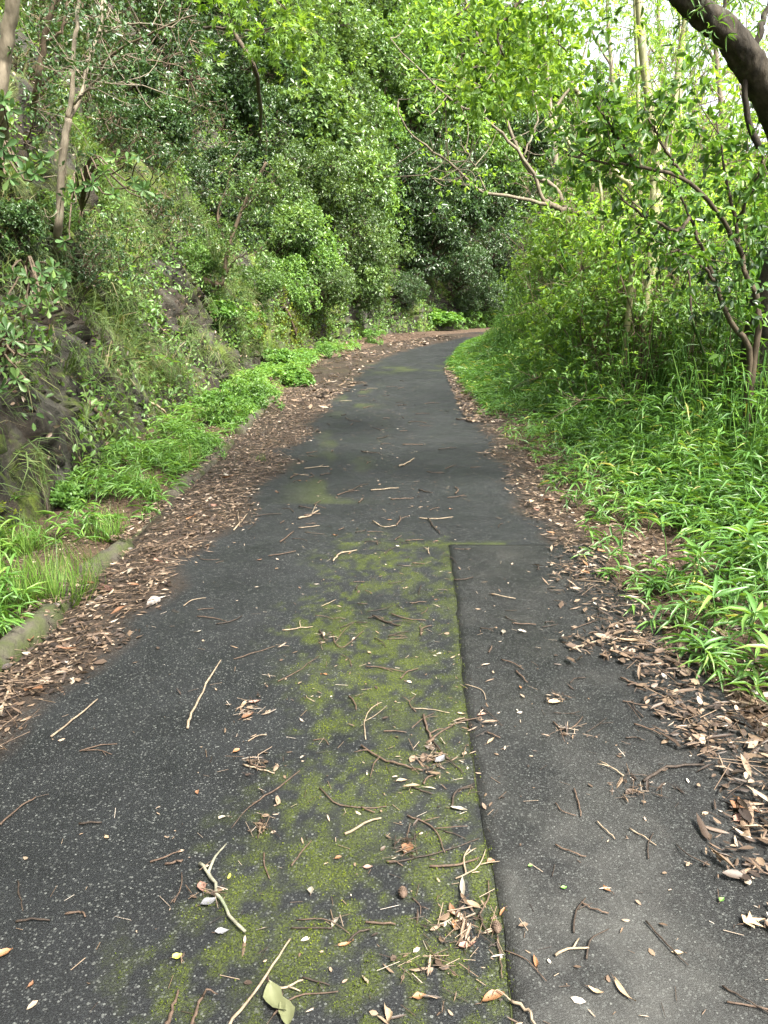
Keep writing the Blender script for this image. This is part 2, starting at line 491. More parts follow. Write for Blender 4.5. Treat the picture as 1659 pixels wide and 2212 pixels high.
# road: fine sheet near the camera, moss as a mask that lies on it
def seam_x(y): return np.interp(y, [.5, 1.4, 1.68, 2.07, 2.53, 3.07, 4.03, 4.98], [.30, .30, .325, .32, .33, .35, .405, .44])
def moss_mask(x, y):
    e1 = seam_x(y) - .012
    e0 = np.interp(y, [1.2, 1.5, 1.75, 2.0, 2.5, 3.5, 4.6, 5.2, 6.2], [-.70, -.82, -.76, -.62, -.60, -.62, -.60, -.52, -.2])
    e0 = e0 + (fbm(x * 1.2 + 4, y * 1.6, 3) - .5) * .5
    a = np.clip((x - e0) / .34, 0, 1) * np.clip((e1 + .05 - x) / .05, 0, 1)
    a = a * np.clip((5.6 - y) / .9, 0, 1)
    n = .32 * fbm(x * 6, y * 5, 4) + .68 * fbm(x * 26 + 3, y * 20, 4)
    near_seam = np.exp(-((x - e1 - .005) / .03) ** 2) * np.clip((5.3 - y) / .4, 0, 1)
    m = np.clip((n - .60 + .185 * a) / .22, 0, 1) * a * (.6 + .5 * np.clip((fbm(x * 2.6 + 11, y * 2.2, 2) - .3) * 2, 0, 1)) + .5 * near_seam * np.clip((fbm(x * 20, y * 12, 2) - .35) * 4, 0, 1)
    joint = np.exp(-((y - 4.98) / .05) ** 2) * ((x > -.3) & (x < 1.1)) * np.clip((fbm(x * 9, y * 14, 2) - .40) * 5, 0, 1) * .8
    far = np.exp(-((y - 17.5) / .9) ** 2) * np.clip((fbm(x * 2.2, y * 1.8 + 3, 3) - .5) * 6, 0, 1) * .7
    far2 = np.exp(-((x + .45) / .3) ** 2) * np.clip((fbm(x * 3, y * 1.2 + 31, 3) - .56) * 7, 0, 1) * (y > 6) * .6
    return np.clip(np.maximum.reduce([m, joint, far, far2]), 0, 1)

ys = np.concatenate([np.arange(-3, 1.2, .3), np.arange(1.2, 5.6, .018), np.arange(5.6, 9, .05), np.arange(9, 30.6, .2)])
us = np.concatenate([np.linspace(0, 1, 150)])
Lr = kx(ys) + .02; Rr = xr(ys) + .42
RX = Lr[:, None] + (Rr - Lr)[:, None] * us[None]
RYY = np.broadcast_to(ys[:, None], RX.shape)
crown_z = .003 * (fbm(RX * .8, RYY * .8, 3) - .5)
RVv = np.stack([RX, RYY, crown_z], -1).reshape(-1, 3)
i0 = (np.arange(len(ys) - 1)[:, None] * len(us) + np.arange(len(us) - 1)[None]).ravel()
RF = np.stack([i0, i0 + 1, i0 + len(us) + 1, i0 + len(us)], 1)
# on round the bend, out of sight behind the thicket
bend = smooth_line([(3.02, 30.4, 0), (6.5, 34.6, 0), (11, 38, 0), (18, 40.5, 0), (30, 42, 0)], 30)
bt = nrm(np.gradient(bend, axis=0)); bn = np.stack([-bt[:, 1], bt[:, 0], 0 * bt[:, 0]], 1)
BL = bend + bn * 1.6; BR = bend - bn * 1.2
nb = len(bend)

def asphalt_color(pale):
    def f(nt):
        v = coords(nt, None, 'Position')
        base = ramp(nt, noise(nt, v, 3.0, 5, .6), [(.3, (.0060, .0068, .0076)), (.7, (.0125, .0138, .015))] if not pale else
                    [(.36, (.0065, .0071, .0075)), (.56, (.0125, .0128, .0127)), (.76, (.028, .0275, .026))])
        fine = noise(nt, v, 190, 4, .8)
        base = mixc(nt, .9, base, ramp(nt, fine, [(.34, (.30, .30, .30)), (.52, (1, 1, 1)), (.66, (3.0, 3.05, 3.0))]), 'MULTIPLY')
        vo = nt.nodes.new('ShaderNodeTexVoronoi'); vo.inputs['Scale'].default_value = 150; vo.inputs['Randomness'].default_value = 1
        nt.links.new(v, vo.inputs['Vector'])
        sep = nt.nodes.new('ShaderNodeSeparateColor'); nt.links.new(vo.outputs['Color'], sep.inputs[0])
        lim = math_(nt, 'MULTIPLY', sep.outputs[0], .62)                  # stone size differs
        inside = math_(nt, 'LESS_THAN', vo.outputs['Distance'], lim)
        chosen = math_(nt, 'GREATER_THAN', sep.outputs[1], .25 if pale else .30)
        k = math_(nt, 'MULTIPLY', inside, chosen)
        k = math_(nt, 'MULTIPLY', k, .8)
        stone = ramp(nt, sep.outputs[2], [(0, (.016, .018, .018)), (.5, (.034, .037, .036)), (.9, (.066, .070, .067)), (1, (.13, .137, .128))])
        c = mixc(nt, k, base, stone)
        vo2 = nt.nodes.new('ShaderNodeTexVoronoi'); vo2.inputs['Scale'].default_value = 66
        nt.links.new(v, vo2.inputs['Vector'])
        sep2 = nt.nodes.new('ShaderNodeSeparateColor'); nt.links.new(vo2.outputs['Color'], sep2.inputs[0])
        k2 = math_(nt, 'MULTIPLY', math_(nt, 'LESS_THAN', vo2.outputs['Distance'], math_(nt, 'MULTIPLY', sep2.outputs[0], .34)), math_(nt, 'GREATER_THAN', sep2.outputs[1], .80))
        c = mixc(nt, math_(nt, 'MULTIPLY', k2, .75), c, ramp(nt, sep2.outputs[2], [(0, (.024, .026, .025)), (1, (.075, .079, .073))]))
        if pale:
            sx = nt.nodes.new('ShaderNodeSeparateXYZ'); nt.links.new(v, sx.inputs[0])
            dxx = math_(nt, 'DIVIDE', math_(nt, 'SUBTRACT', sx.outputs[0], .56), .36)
            pale_band = math_(nt, 'SUBTRACT', 1.0, math_(nt, 'MULTIPLY', dxx, dxx), True)       # paler band lengthwise, strongest at the near end
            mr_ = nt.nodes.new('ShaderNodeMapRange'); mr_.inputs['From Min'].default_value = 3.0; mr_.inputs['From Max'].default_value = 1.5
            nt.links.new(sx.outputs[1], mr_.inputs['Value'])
            kk2 = math_(nt, 'MULTIPLY', math_(nt, 'MULTIPLY', pale_band, mr_.outputs[0]), ramp(nt, noise(nt, v, 3.2, 4, .6), [(.36, (0, 0, 0)), (.62, (1, 1, 1))]), True)
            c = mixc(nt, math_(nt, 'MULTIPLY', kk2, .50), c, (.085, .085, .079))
        if not pale:
            mo = ramp(nt, noise(nt, v, 90, 3, .7), [(.25, (.022, .030, .006)), (.55, (.064, .084, .012)), (.85, (.14, .168, .02))])
            mk = math_(nt, 'MULTIPLY', attr(nt), ramp(nt, noise(nt, v, 150, 3, .7), [(.40, (.12, .12, .12)), (.60, (1, 1, 1))]), True)
            c = mixc(nt, mk, c, mo)
            dk = math_(nt, 'MULTIPLY', attr(nt, 'dirt'), ramp(nt, noise(nt, v, 26, 4, .7), [(.35, (.25, .25, .25)), (.55, (1, 1, 1))]), True)
            c = mixc(nt, dk, c, ramp(nt, noise(nt, v, 120, 4, .7), [(.3, (.010, .007, .005)), (.7, (.060, .042, .030))]))
        return c
    return f
def asphalt_bump(nt):
    v = coords(nt, None, 'Position')
    return (noise(nt, v, 240, 3, .7), .7, .006)
def asphalt_rough(nt):
    return ramp(nt, noise(nt, coords(nt, None, 'Position'), 2.2, 4, .6), [(.35, (.42, .42, .42)), (.65, (.66, .66, .66))])
M['asphalt'] = plain_mat('mossy_asphalt', asphalt_color(False), asphalt_rough, asphalt_bump, .26)
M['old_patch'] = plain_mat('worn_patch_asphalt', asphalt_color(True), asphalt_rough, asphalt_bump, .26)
allV = np.concatenate([RVv, BL + [0, 0, .002], BR + [0, 0, .002]])
j = len(RVv) + np.arange(nb - 1)
allF = np.concatenate([RF, np.stack([j + nb, j + nb + 1, j + 1, j], 1)])
mask = moss_mask(allV[:, 0], allV[:, 1])
dirt = np.maximum(np.clip((xl(allV[:, 1]) + .06 + (fbm(allV[:, 1] * 1.7, allV[:, 1] * 0 + 5, 3) - .5) * .5 - allV[:, 0]) / .16, 0, 1), np.clip((allV[:, 0] - xr(allV[:, 1]) - .02 - (fbm(allV[:, 1] * 1.9, allV[:, 1] * 0 + 9, 3) - .5) * .42) / .2, 0, 1))
road_me = mesh_np('road', allV, allF, M['asphalt'], mask, smooth=True)
da = road_me.attributes.new('dirt', 'FLOAT', 'POINT'); da.data.foreach_set('value', np.ascontiguousarray(dirt, dtype=np.float32))
road = structure(link('road', road_me))
road['label'] = 'narrow dark asphalt road with a green moss strip along its middle'

# the paler patch slab at the camera's end, standing a few millimetres above the old asphalt
pys = np.arange(.4, 4.97, .03)
pe = seam_x(pys) + .012 * (vnoise(pys * 9, 4.4) - .5) + .006 * (vnoise(pys * 31, 2.4) - .5)
pus = np.linspace(0, 1, 26)
PXX = pe[:, None] + (1.45 - pe)[:, None] * pus[None]
PYY = np.broadcast_to(pys[:, None], PXX.shape).copy()
PYY[-1] += .02 * (vnoise(PXX[-1] * 8, 1.1) - .5)
PZZ = .0038 + .0015 * (fbm(PXX * 2, PYY * 2, 2) - .5)
V = np.stack([PXX, PYY, PZZ], -1).reshape(-1, 3)
n1, n2 = PXX.shape
i0 = (np.arange(n1 - 1)[:, None] * n2 + np.arange(n2 - 1)[None]).ravel()
F = np.stack([i0, i0 + 1, i0 + n2 + 1, i0 + n2], 1)
edge = np.concatenate([np.arange(n1) * n2, (n1 - 1) * n2 + np.arange(1, n2)])
lowv = V[edge].copy(); lowv[:, 2] = -.01
k0 = len(V); kk = np.arange(len(edge) - 1)
F = np.concatenate([F, np.stack([edge[kk], edge[kk + 1], k0 + kk + 1, k0 + kk], 1)])
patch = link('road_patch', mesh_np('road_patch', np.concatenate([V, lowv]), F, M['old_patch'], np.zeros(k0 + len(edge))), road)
patch['label'] = 'paler worn slab of asphalt along the mossy seam'
# open crack beside the seam
cy_ = np.arange(.5, 4.9, .025)
cx_ = seam_x(cy_) - .001 + .012 * (vnoise(cy_ * 9, 4.4) - .5)
cw = -.003 + .009 * vnoise(cy_ * 7, 8.8)
V = np.concatenate([np.stack([cx_ - cw, cy_, cx_ * 0 + .0022], 1), np.stack([cx_ + .008, cy_, cx_ * 0 + .0022], 1)])
n1 = len(cy_); kk = np.arange(n1 - 1)
M['crack'] = plain_mat('damp_crack', lambda nt: ramp(nt, noise(nt, coords(nt), 60), [(.3, (.006, .007, .004)), (.7, (.035, .045, .010))]), .95)
link('crack', mesh_np('crack', V, np.stack([kk, kk + n1, kk + n1 + 1, kk + 1], 1), M['crack']), road)

# moss tufts standing on the road, thick where the mask is
n = 260000
mx, my = rng.uniform(-.9, .46, n), 1.3 + 4.3 * rng.random(n) ** 1.5
mm = moss_mask(mx, my)
ok = rng.random(n) < np.clip(mm - .15, 0, 1) * .45
mx, my = mx[ok], my[ok]
n = len(mx)
P = np.stack([mx, my, np.full(n, .004)], 1)
A = np.stack([rng.normal(size=n) * .8, rng.normal(size=n) * .8, np.ones(n)], 1)
sz = rng.uniform(.0025, .0075, n)
mb = Buf(); mb.add(*scatter(T_SMALL, P, A, rand_unit(n), sz, sz * .55, fbm(mx * 6, my * 6, 2) * .7 + rng.random(n) * .3))
mo = structure(mb.build('moss', M['moss_tuft']), 'stuff')
mo['label'] = 'low green moss growing in the middle of the road'

# kerb of short concrete blocks, mostly sunk in litter
def kerb_color(nt):
    v = coords(nt, None, 'Position')
    c = ramp(nt, noise(nt, v, 20, 5, .7), [(.3, (.030, .027, .020)), (.7, (.095, .085, .065))])
    k = ramp(nt, noise(nt, v, 5, 4, .6), [(.45, (0, 0, 0)), (.6, (1, 1, 1))])
    return mixc(nt, k, c, (.045, .055, .018))
M['kerb'] = plain_mat('mossy_concrete', kerb_color, .9, lambda nt: (noise(nt, coords(nt, None, 'Position'), 60, 5, .7), .8, .012))
def block_mesh(l, w, h, g):
    xs, ysb, zs = np.linspace(-w / 2, w / 2, 4), np.linspace(-l / 2, l / 2, 9), np.linspace(0, h, 4)
    import itertools
    V = []; F = []; idx = {}
    def vid(i, jj, k_):
        key = (i, jj, k_)
        if key not in idx:
            p = np.array([xs[i], ysb[jj], zs[k_]])
            if k_ == 3 and i in (0, 3): p += [-.02 * np.sign(xs[i]), 0, -.018]
            if jj in (0, 8): p[1] *= .985
            idx[key] = len(V); V.append(p + g.normal(size=3) * .004)
        return idx[key]
    for i in range(3):
        for jj in range(8): F.append([vid(i, jj, 3), vid(i + 1, jj, 3), vid(i + 1, jj + 1, 3), vid(i, jj + 1, 3)])
    for jj in range(8):
        for k_ in range(3):
            F.append([vid(3, jj, k_), vid(3, jj + 1, k_), vid(3, jj + 1, k_ + 1), vid(3, jj, k_ + 1)])
            F.append([vid(0, jj, k_), vid(0, jj, k_ + 1), vid(0, jj + 1, k_ + 1), vid(0, jj + 1, k_)])
    for i in range(3):
        for k_ in range(3):
            F.append([vid(i, 0, k_), vid(i + 1, 0, k_), vid(i + 1, 0, k_ + 1), vid(i, 0, k_ + 1)])
            F.append([vid(i, 8, k_), vid(i, 8, k_ + 1), vid(i + 1, 8, k_ + 1), vid(i + 1, 8, k_)])
    return np.array(V), np.array(F)
kb = Buf()
yy = np.arange(1.2, 13, .3)
V = np.concatenate([np.stack([kx(yy) - .09, yy, yy * 0 - .02], 1), np.stack([kx(yy) + .09, yy, yy * 0 - .02], 1)]); n1 = len(yy); kk = np.arange(n1 - 1)
kerb = structure(link('kerb', mesh_np('kerb', V, np.stack([kk, kk + n1, kk + n1 + 1, kk + 1], 1), M['kerb'])))
kerb['label'] = 'low broken concrete kerb half buried in leaves'
blk = [mesh_np('kerb_block', *block_mesh(.58, .13, .17, np.random.default_rng(i)), M['kerb'], smooth=False) for i in range(3)]
y = 2.2
while y < 12.5:
    if vnoise(y * .9, 3.3) < .42:
        y += .61; continue
    o = link('kerb_block', blk[int(rng.integers(3))], kerb, (float(kx(y)) + rng.normal() * .012, y, -.10 + rng.normal() * .018))
    o.rotation_euler = (rng.normal() * .02, rng.normal() * .05, rng.normal() * .035 - .0)
    y += .61

# ------------------------------------------------------------------ plant builders
def make_crown(g, centres, radii, n_tip, k_leaf, L, tmpl, wl=.45, mid=None, up=.35, out=.7, spread=(.7, 1.25), hang=0.0, keep=1.0, shell=.5):
    """Leaves in rosettes at twig tips spread over many small clumps."""
    centres = np.asarray(centres, float); radii = np.asarray(radii, float)
    mid = centres.mean(0) if mid is None else np.asarray(mid, float)
    nt_ = np.maximum(3, (n_tip * (radii / radii.mean()) ** 2 * g.uniform(.55, 1.4, len(radii)))).astype(int)
    ci = np.repeat(np.arange(len(centres)), nt_)
    n = len(ci)
    d = nrm(g.normal(size=(n, 3)) + out * nrm(centres[ci] - mid) + np.array([0, 0, up]))
    r = radii[ci] * (shell + (1.08 - shell) * g.random(n) ** .7)
    tip = centres[ci] + d * r[:, None] * np.array([1, 1, .8])
    ti = np.repeat(np.arange(n), k_leaf)
    m = len(ti)
    perp = nrm(np.cross(d[ti], nrm(g.normal(size=(m, 3)))))
    al = g.uniform(*spread, m)[:, None]
    A = d[ti] * np.cos(al) + perp * np.sin(al) + np.array([0, 0, -hang])
    N = d[ti] * .6 + UP * .8 + g.normal(size=(m, 3)) * .45
    LL = L * g.uniform(.65, 1.25, m)
    tint_c = g.random(len(centres))
    T = np.clip(.35 * tint_c[ci[ti]] + .3 * np.repeat(g.random(n), k_leaf) + .35 * g.random(m), 0, 1)
    return scatter(tmpl, tip[ti] + nrm(A) * (L * .12), A, N, LL, LL * wl, T), tip

def make_branches(buf, g, base, targets, r0, k=5, wob=.05, sag=.0, fork=None, r_tip=.18):
    for i, t in enumerate(targets):
        t = np.asarray(t, float); b = np.asarray(base if fork is None else fork[i % len(fork)], float)
        d = np.linalg.norm(t - b)
        mid1 = b + (t - b) * .35 + np.array([0, 0, d * .10]) + g.normal(size=3) * d * .06
        mid2 = b + (t - b) * .7 + np.array([0, 0, d * .07 - sag]) + g.normal(size=3) * d * .06
        pts = smooth_line([b, mid1, mid2, t], 9, d * wob * .25, g)
        rr = np.linspace(r0, r0 * r_tip, 9) * g.uniform(.6, 1.1)
        buf.add(*tube(pts, rr, k, g.random()))

def shrub_mesh(seed, shape, n_cl, n_tip, k_leaf, L, tmpl, leaf, bark_m, wl=.45, off=(.5, 0, .75), stem=.035, clump=(.26, .46), twigs=0, **kw):
    """Unit shrub (about 1 m crown radius): returns (stem mesh, crown mesh)."""
    g = np.random.default_rng(seed)
    d = nrm(g.normal(size=(n_cl, 3)) + np.array([.25, 0, .2]))
    rr = g.uniform(.35, 1.0, n_cl) ** .6
    lob = 1 + .22 * np.sin(3 * np.arctan2(d[:, 1], d[:, 0]) + seed) + g.normal(size=n_cl) * .12
    c = np.asarray(off) + d * (rr * lob)[:, None] * np.asarray(shape) * .8
    rad = g.uniform(*clump, n_cl) * np.mean(shape)
    (V, F, T), tip = make_crown(g, c, rad, n_tip, k_leaf, L, tmpl, wl, mid=off, **kw)
    cb = Buf(); cb.add(V, F, T)
    sb = Buf()
    fk = [np.array([0, 0, 0]) + g.normal(size=3) * .05 + np.array([.08, 0, .12]) for _ in range(4)]
    for f in fk: sb.add(*tube([np.array([-.25, 0, -.3]) + f * .2, f], [stem * 1.5, stem], 6))
    make_branches(sb, g, None, c, stem, 5, .05, fork=fk)
    if twigs:
        sel = g.integers(len(tip), size=twigs)
        for s in sel:
            ce = c[np.argmin(((c - tip[s]) ** 2).sum(1))]
            sb.add(*tube(smooth_line([ce, (ce + tip[s]) / 2 + g.normal(size=3) * .04, tip[s]], 5), np.linspace(stem * .28, stem * .1, 5), 3, g.random(), False))
    return sb.mesh('stem', bark_m, True), cb.mesh('crown', leaf)

SH = {}
SH['small'] = [shrub_mesh(10 + i, (1.05, 1.05, .9), 34, (80, 62, 46, 36)[i], 6, (.055, .068, .085, .10)[i], T_SMALL, M['evergreen'], M['bark_stem'], (.5, .45, .4, .5)[i], twigs=90) for i in range(4)]
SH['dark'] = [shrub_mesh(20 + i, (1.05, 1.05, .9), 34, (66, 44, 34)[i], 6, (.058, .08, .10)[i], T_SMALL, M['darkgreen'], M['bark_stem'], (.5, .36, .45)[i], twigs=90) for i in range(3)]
SH['sparse'] = [shrub_mesh(30 + i, (1.1, 1.1, .95), 24, 22, 6, .085, T_SMALL, M['darkgreen'], M['bark_brown'], .45, twigs=160, clump=(.3, .5)) for i in range(3)]
SH['mid'] = [shrub_mesh(40 + i, (1.05, 1.05, .95), 30, 40, 6, .085, T_SMALL, M['midgreen'], M['bark_stem'], .5, twigs=60, off=(.2, 0, .95)) for i in range(4)]
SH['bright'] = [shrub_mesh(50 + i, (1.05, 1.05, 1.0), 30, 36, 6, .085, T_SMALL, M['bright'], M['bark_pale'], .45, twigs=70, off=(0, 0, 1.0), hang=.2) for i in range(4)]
SH['airy'] = [shrub_mesh(80 + i, (1.2, 1.2, 1.15), 28, 20, 5, .095, T_OVAL, M['bright'], M['bark_brown'], .42, twigs=120, off=(0, 0, 1.0), hang=.25, clump=(.3, .6), stem=.014, shell=.2) for i in range(4)]
SH['airym'] = [shrub_mesh(90 + i, (1.2, 1.2, 1.15), 28, 20, 5, .085, T_OVAL, M['midgreen'], M['bark_brown'], .42, twigs=120, off=(.2, 0, .95), hang=.25, clump=(.3, .6), stem=.014, shell=.2) for i in range(3)]
SH['herb'] = [shrub_mesh(60 + i, (1.0, 1.0, .55), 20, 24, 5, .17, T_OVAL, M['herb'], M['bark_stem'], .75, stem=.015, off=(.1, 0, .5), clump=(.25, .4)) for i in range(2)]
SH['fine'] = [shrub_mesh(70 + i, (1.0, 1.0, .7), 22, 34, 6, .09, T_SMALL, M['herb'], M['bark_stem'], .5, stem=.012, off=(.1, 0, .55), clump=(.22, .38), hang=.1) for i in range(2)]

def shrub(kind, i, C, R, label, cat='shrub', group=None, face=None, name='shrub', zs=1.0, stretch=1.0):
    """A shrub with its crown's middle at world point C and radius R; face: direction (x, y) it leans out to."""
    off = {'mid': (.2, 0, .95), 'bright': (0, 0, 1.0), 'airy': (0, 0, 1.0), 'airym': (.2, 0, .95), 'herb': (.1, 0, .5), 'fine': (.1, 0, .55)}.get(kind, (.5, 0, .75))
    a = math.atan2(face[1], face[0]) if face is not None else rng.uniform(0, 6.28)
    base = np.asarray(C, float) - R * np.array([off[0] * math.cos(a), off[0] * math.sin(a), off[2] * zs * stretch])
    t = thing(name, label, cat, base, group, a, R)
    t.scale = (R, R, R * zs)
    st, cr = SH[kind][i % len(SH[kind])]
    link('stem', st, t).scale = (1, 1, stretch)
    link('crown', cr, t, (0, 0, off[2] * (stretch - 1)))
    return t

def bank_shrub(kind, i, px, py, R, label, group='shrubs growing out of the bank', zs=1.0, sink=.75, name='evergreen_shrub'):
    while cast((0, 0, CAM_H), ray_dir(px, py), False) is None and py < 600: py += 12
    p, n = hit(px, py, False)
    R = R * p[1] / F_PX
    r = nrm(ray_dir(px, py)[None])[0]
    cosv = max(.35, -(r @ n))
    C = p - r * min(sink * R / cosv, 2.0 * R)
    nh = np.array([n[0], n[1]]); nh /= max(np.linalg.norm(nh), 1e-6)
    return shrub(kind, i, C, R, label, 'shrub', group, nh, name, zs)

# ------------------------------------------------------------------ evergreen shrubs on the bank
ORD = ['first', 'second', 'third', 'fourth', 'fifth', 'sixth', 'seventh', 'eighth', 'ninth', 'tenth', 'eleventh', 'twelfth', 'thirteenth', 'fourteenth']
ROWS = [
    ('top row of the bank shrubs', [('sparse', 70, 0, 120), ('sparse', 220, -20, 120), ('dark', 360, 10, 110), ('dark', 470, 20, 115), ('small', 580, 0, 120), ('small', 690, 10, 120), ('mid', 790, 20, 110), ('mid', 880, 0, 110), ('mid', 970, 30, 110)]),
    ('upper row of the bank shrubs', [('sparse', 300, 130, 105), ('dark', 410, 140, 105), ('dark', 510, 150, 110), ('small', 610, 150, 115), ('small', 705, 140, 115), ('mid', 790, 160, 95), ('mid', 890, 140, 105)]),
    ('middle row of the bank shrubs', [('sparse', 400, 260, 85), ('dark', 475, 265, 95), ('dark', 555, 280, 100), ('small', 640, 290, 105), ('small', 720, 270, 105), ('mid', 790, 290, 85), ('mid', 890, 270, 100)]),
    ('lower row of the bank shrubs', [('dark', 520, 370, 70), ('small', 590, 395, 85), ('small', 670, 410, 95), ('small', 745, 400, 95), ('mid', 800, 420, 75), ('dark', 890, 380, 95)]),
    ('bottom row of the bank shrubs', [('dark', 535, 490, 55), ('small', 605, 500, 80), ('mid', 665, 540, 75), ('small', 735, 520, 85), ('small', 800, 545, 65), ('dark', 880, 470, 90), ('dark', 960, 420, 85)]),
]
ADJ = {'sparse': 'thin twiggy shrub', 'dark': 'dark glossy evergreen shrub', 'small': 'dense small-leaved evergreen shrub', 'mid': 'light green leafy shrub'}
ci = 0
for row, items in ROWS:
    for k_, (kind, px, py, R) in enumerate(items):
        bank_shrub(kind, ci, px, py, R, f'{ADJ[kind]}, {ORD[k_]} from the left in the {row}', zs=rng.uniform(.85, 1.1))
        ci += 1
for kind, px, py, R, lab in [
    ('sparse', 235, 300, 85, 'thin twiggy shrub behind the slender forked tree'),
    ('dark', 330, 300, 75, 'dark leafy shrub right of the large glossy rosettes'),
    ('dark', 400, 400, 70, 'dark leafy shrub above the slope grass'),
    ('sparse', 330, 480, 70, 'thin twiggy shrub in the middle of the grassy slope'),
    ('dark', 460, 470, 60, 'dark leafy shrub behind the bent stub trunk'),
    ('sparse', 90, 150, 90, 'thin twiggy shrub between grey trunk and forked tree'),
    ('sparse', 200, 560, 60, 'thin twiggy shrub under the glossy rosettes'),
    ('dark', 260, 200, 80, 'dark leafy shrub below the sparse top row'),
    ('mid', 420, 560, 40, 'small light green shrub beside the broken stub'),
    ('mid', 120, 470, 45, 'small light green shrub at the forked tree foot'),
    ('dark', 20, 500, 70, 'dark leafy shrub at the photo edge on the slope'),
    ('mid', 560, 610, 45, 'small light green shrub right of the bent trunk'),
    ('small', 700, 625, 60, 'low evergreen shrub hanging over the mossy rock face'),
    ('small', 775, 615, 62, 'low evergreen shrub above the moss hung hollow'),
    ('mid', 635, 615, 55, 'small light green shrub below the leaning stub trunk'),
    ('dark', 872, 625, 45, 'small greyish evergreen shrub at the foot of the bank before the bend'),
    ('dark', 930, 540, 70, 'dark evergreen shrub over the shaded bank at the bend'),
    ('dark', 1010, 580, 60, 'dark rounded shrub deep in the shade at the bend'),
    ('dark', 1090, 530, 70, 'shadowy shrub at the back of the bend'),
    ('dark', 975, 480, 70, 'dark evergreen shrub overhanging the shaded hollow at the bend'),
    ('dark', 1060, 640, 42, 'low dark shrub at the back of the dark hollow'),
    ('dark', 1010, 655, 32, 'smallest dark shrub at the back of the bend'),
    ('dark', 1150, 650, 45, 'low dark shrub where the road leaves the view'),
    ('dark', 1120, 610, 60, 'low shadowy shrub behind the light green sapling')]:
    ci += 1
    bank_shrub(kind, ci, px, py, R, lab)
# far hillside behind the bend and the bamboo
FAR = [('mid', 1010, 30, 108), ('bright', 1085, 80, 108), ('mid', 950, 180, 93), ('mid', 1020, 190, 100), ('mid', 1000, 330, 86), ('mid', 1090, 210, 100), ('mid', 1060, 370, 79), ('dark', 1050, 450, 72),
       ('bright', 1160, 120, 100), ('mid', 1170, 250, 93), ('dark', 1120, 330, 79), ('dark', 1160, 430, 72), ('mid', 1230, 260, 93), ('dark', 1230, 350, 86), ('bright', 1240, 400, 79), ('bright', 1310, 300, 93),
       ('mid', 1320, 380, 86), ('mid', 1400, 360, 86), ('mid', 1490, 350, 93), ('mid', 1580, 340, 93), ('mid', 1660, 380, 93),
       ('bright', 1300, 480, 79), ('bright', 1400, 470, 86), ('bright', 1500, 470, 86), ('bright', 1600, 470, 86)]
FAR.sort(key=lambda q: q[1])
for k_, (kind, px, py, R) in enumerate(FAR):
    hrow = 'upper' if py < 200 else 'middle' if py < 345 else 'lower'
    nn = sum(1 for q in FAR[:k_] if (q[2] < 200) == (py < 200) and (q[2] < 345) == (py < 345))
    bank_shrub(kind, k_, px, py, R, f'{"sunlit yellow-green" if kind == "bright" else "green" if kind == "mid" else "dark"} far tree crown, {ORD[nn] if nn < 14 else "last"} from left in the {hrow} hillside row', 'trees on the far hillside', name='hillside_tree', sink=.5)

# ------------------------------------------------------------------ what covers the bank: grass, herbs, dead leaves
bi = np.arange(nS)[:, None] * nT + np.arange(nT)[None]
BN = np.cross(np.gradient(BV.reshape(nS, nT, 3), axis=0), np.gradient(BV.reshape(nS, nT, 3), axis=1))
BN = nrm(BN)
flip = np.sign((BN * np.stack([-NX, -NY, NX * 0 + .6], 1)[:, None, :]).sum(-1, keepdims=True)); BN = BN * flip
BP = BV.reshape(nS, nT, 3)
cell = np.gradient(s_arr)[:, None] * np.linalg.norm(np.gradient(BP, axis=1), axis=-1)
def pick_bank(n, s0, s1, z0, z1, w=None):
    m = (S2 > s0) & (S2 < s1) & (Z2 > z0) & (Z2 < z1)
    p = cell * m
    if w is not None: p = p * w
    p = p.ravel() / p.sum()
    i = rng.choice(len(p), size=n, p=p)
    return BP.reshape(-1, 3)[i] + rng.normal(size=(n, 3)) * .03, BN.reshape(-1, 3)[i], S2.ravel()[i], Z2.ravel()[i]
gm = np.clip((fbm(S2 * 1.1 + 2, Z2 * 1.1, 4) - .42) * 5, .03, 1) * np.clip(.25 + Z2 * .8, 0, 1)
bgb = Buf()
P, N, s_, z_ = pick_bank(5000, 6.5, 26, .25, 7, gm)
k_ = 11
ti = np.repeat(np.arange(len(P)), k_); n = len(ti)
down = np.cross(np.cross(N, UP), N); down = nrm(-down * np.sign(down[:, 2:3]))
A = N[ti] * .8 + down[ti] * rng.uniform(.1, 1.3, (n, 1)) + UP * .35 + rng.normal(size=(n, 3)) * .35
LL = rng.uniform(.14, .50, n)
bgb.add(*scatter(T_GRASS, P[ti] + rng.normal(size=(n, 3)) * .02, A, UP + rng.normal(size=(n, 3)) * .2 + N[ti], LL, rng.uniform(.005, .010, n), np.clip(np.repeat(rng.random(len(P)), k_) * .6 + rng.random(n) * .45, 0, 1), 1.6))
structure(bgb.build('bank_grass', M['drygrass']), 'stuff')['label'] = 'fine olive grass hanging down the bank'
ub = Buf()
hm = np.clip((fbm(S2 * .9 + 20, Z2 * .9 + 3, 4) - .46) * 6, .04, 1)
P, N, s_, z_ = pick_bank(4600, 6.5, 32, .1, 7, hm)
P2, N2, s2_, z2_ = pick_bank(3600, 30, 60, .0, 7, None)
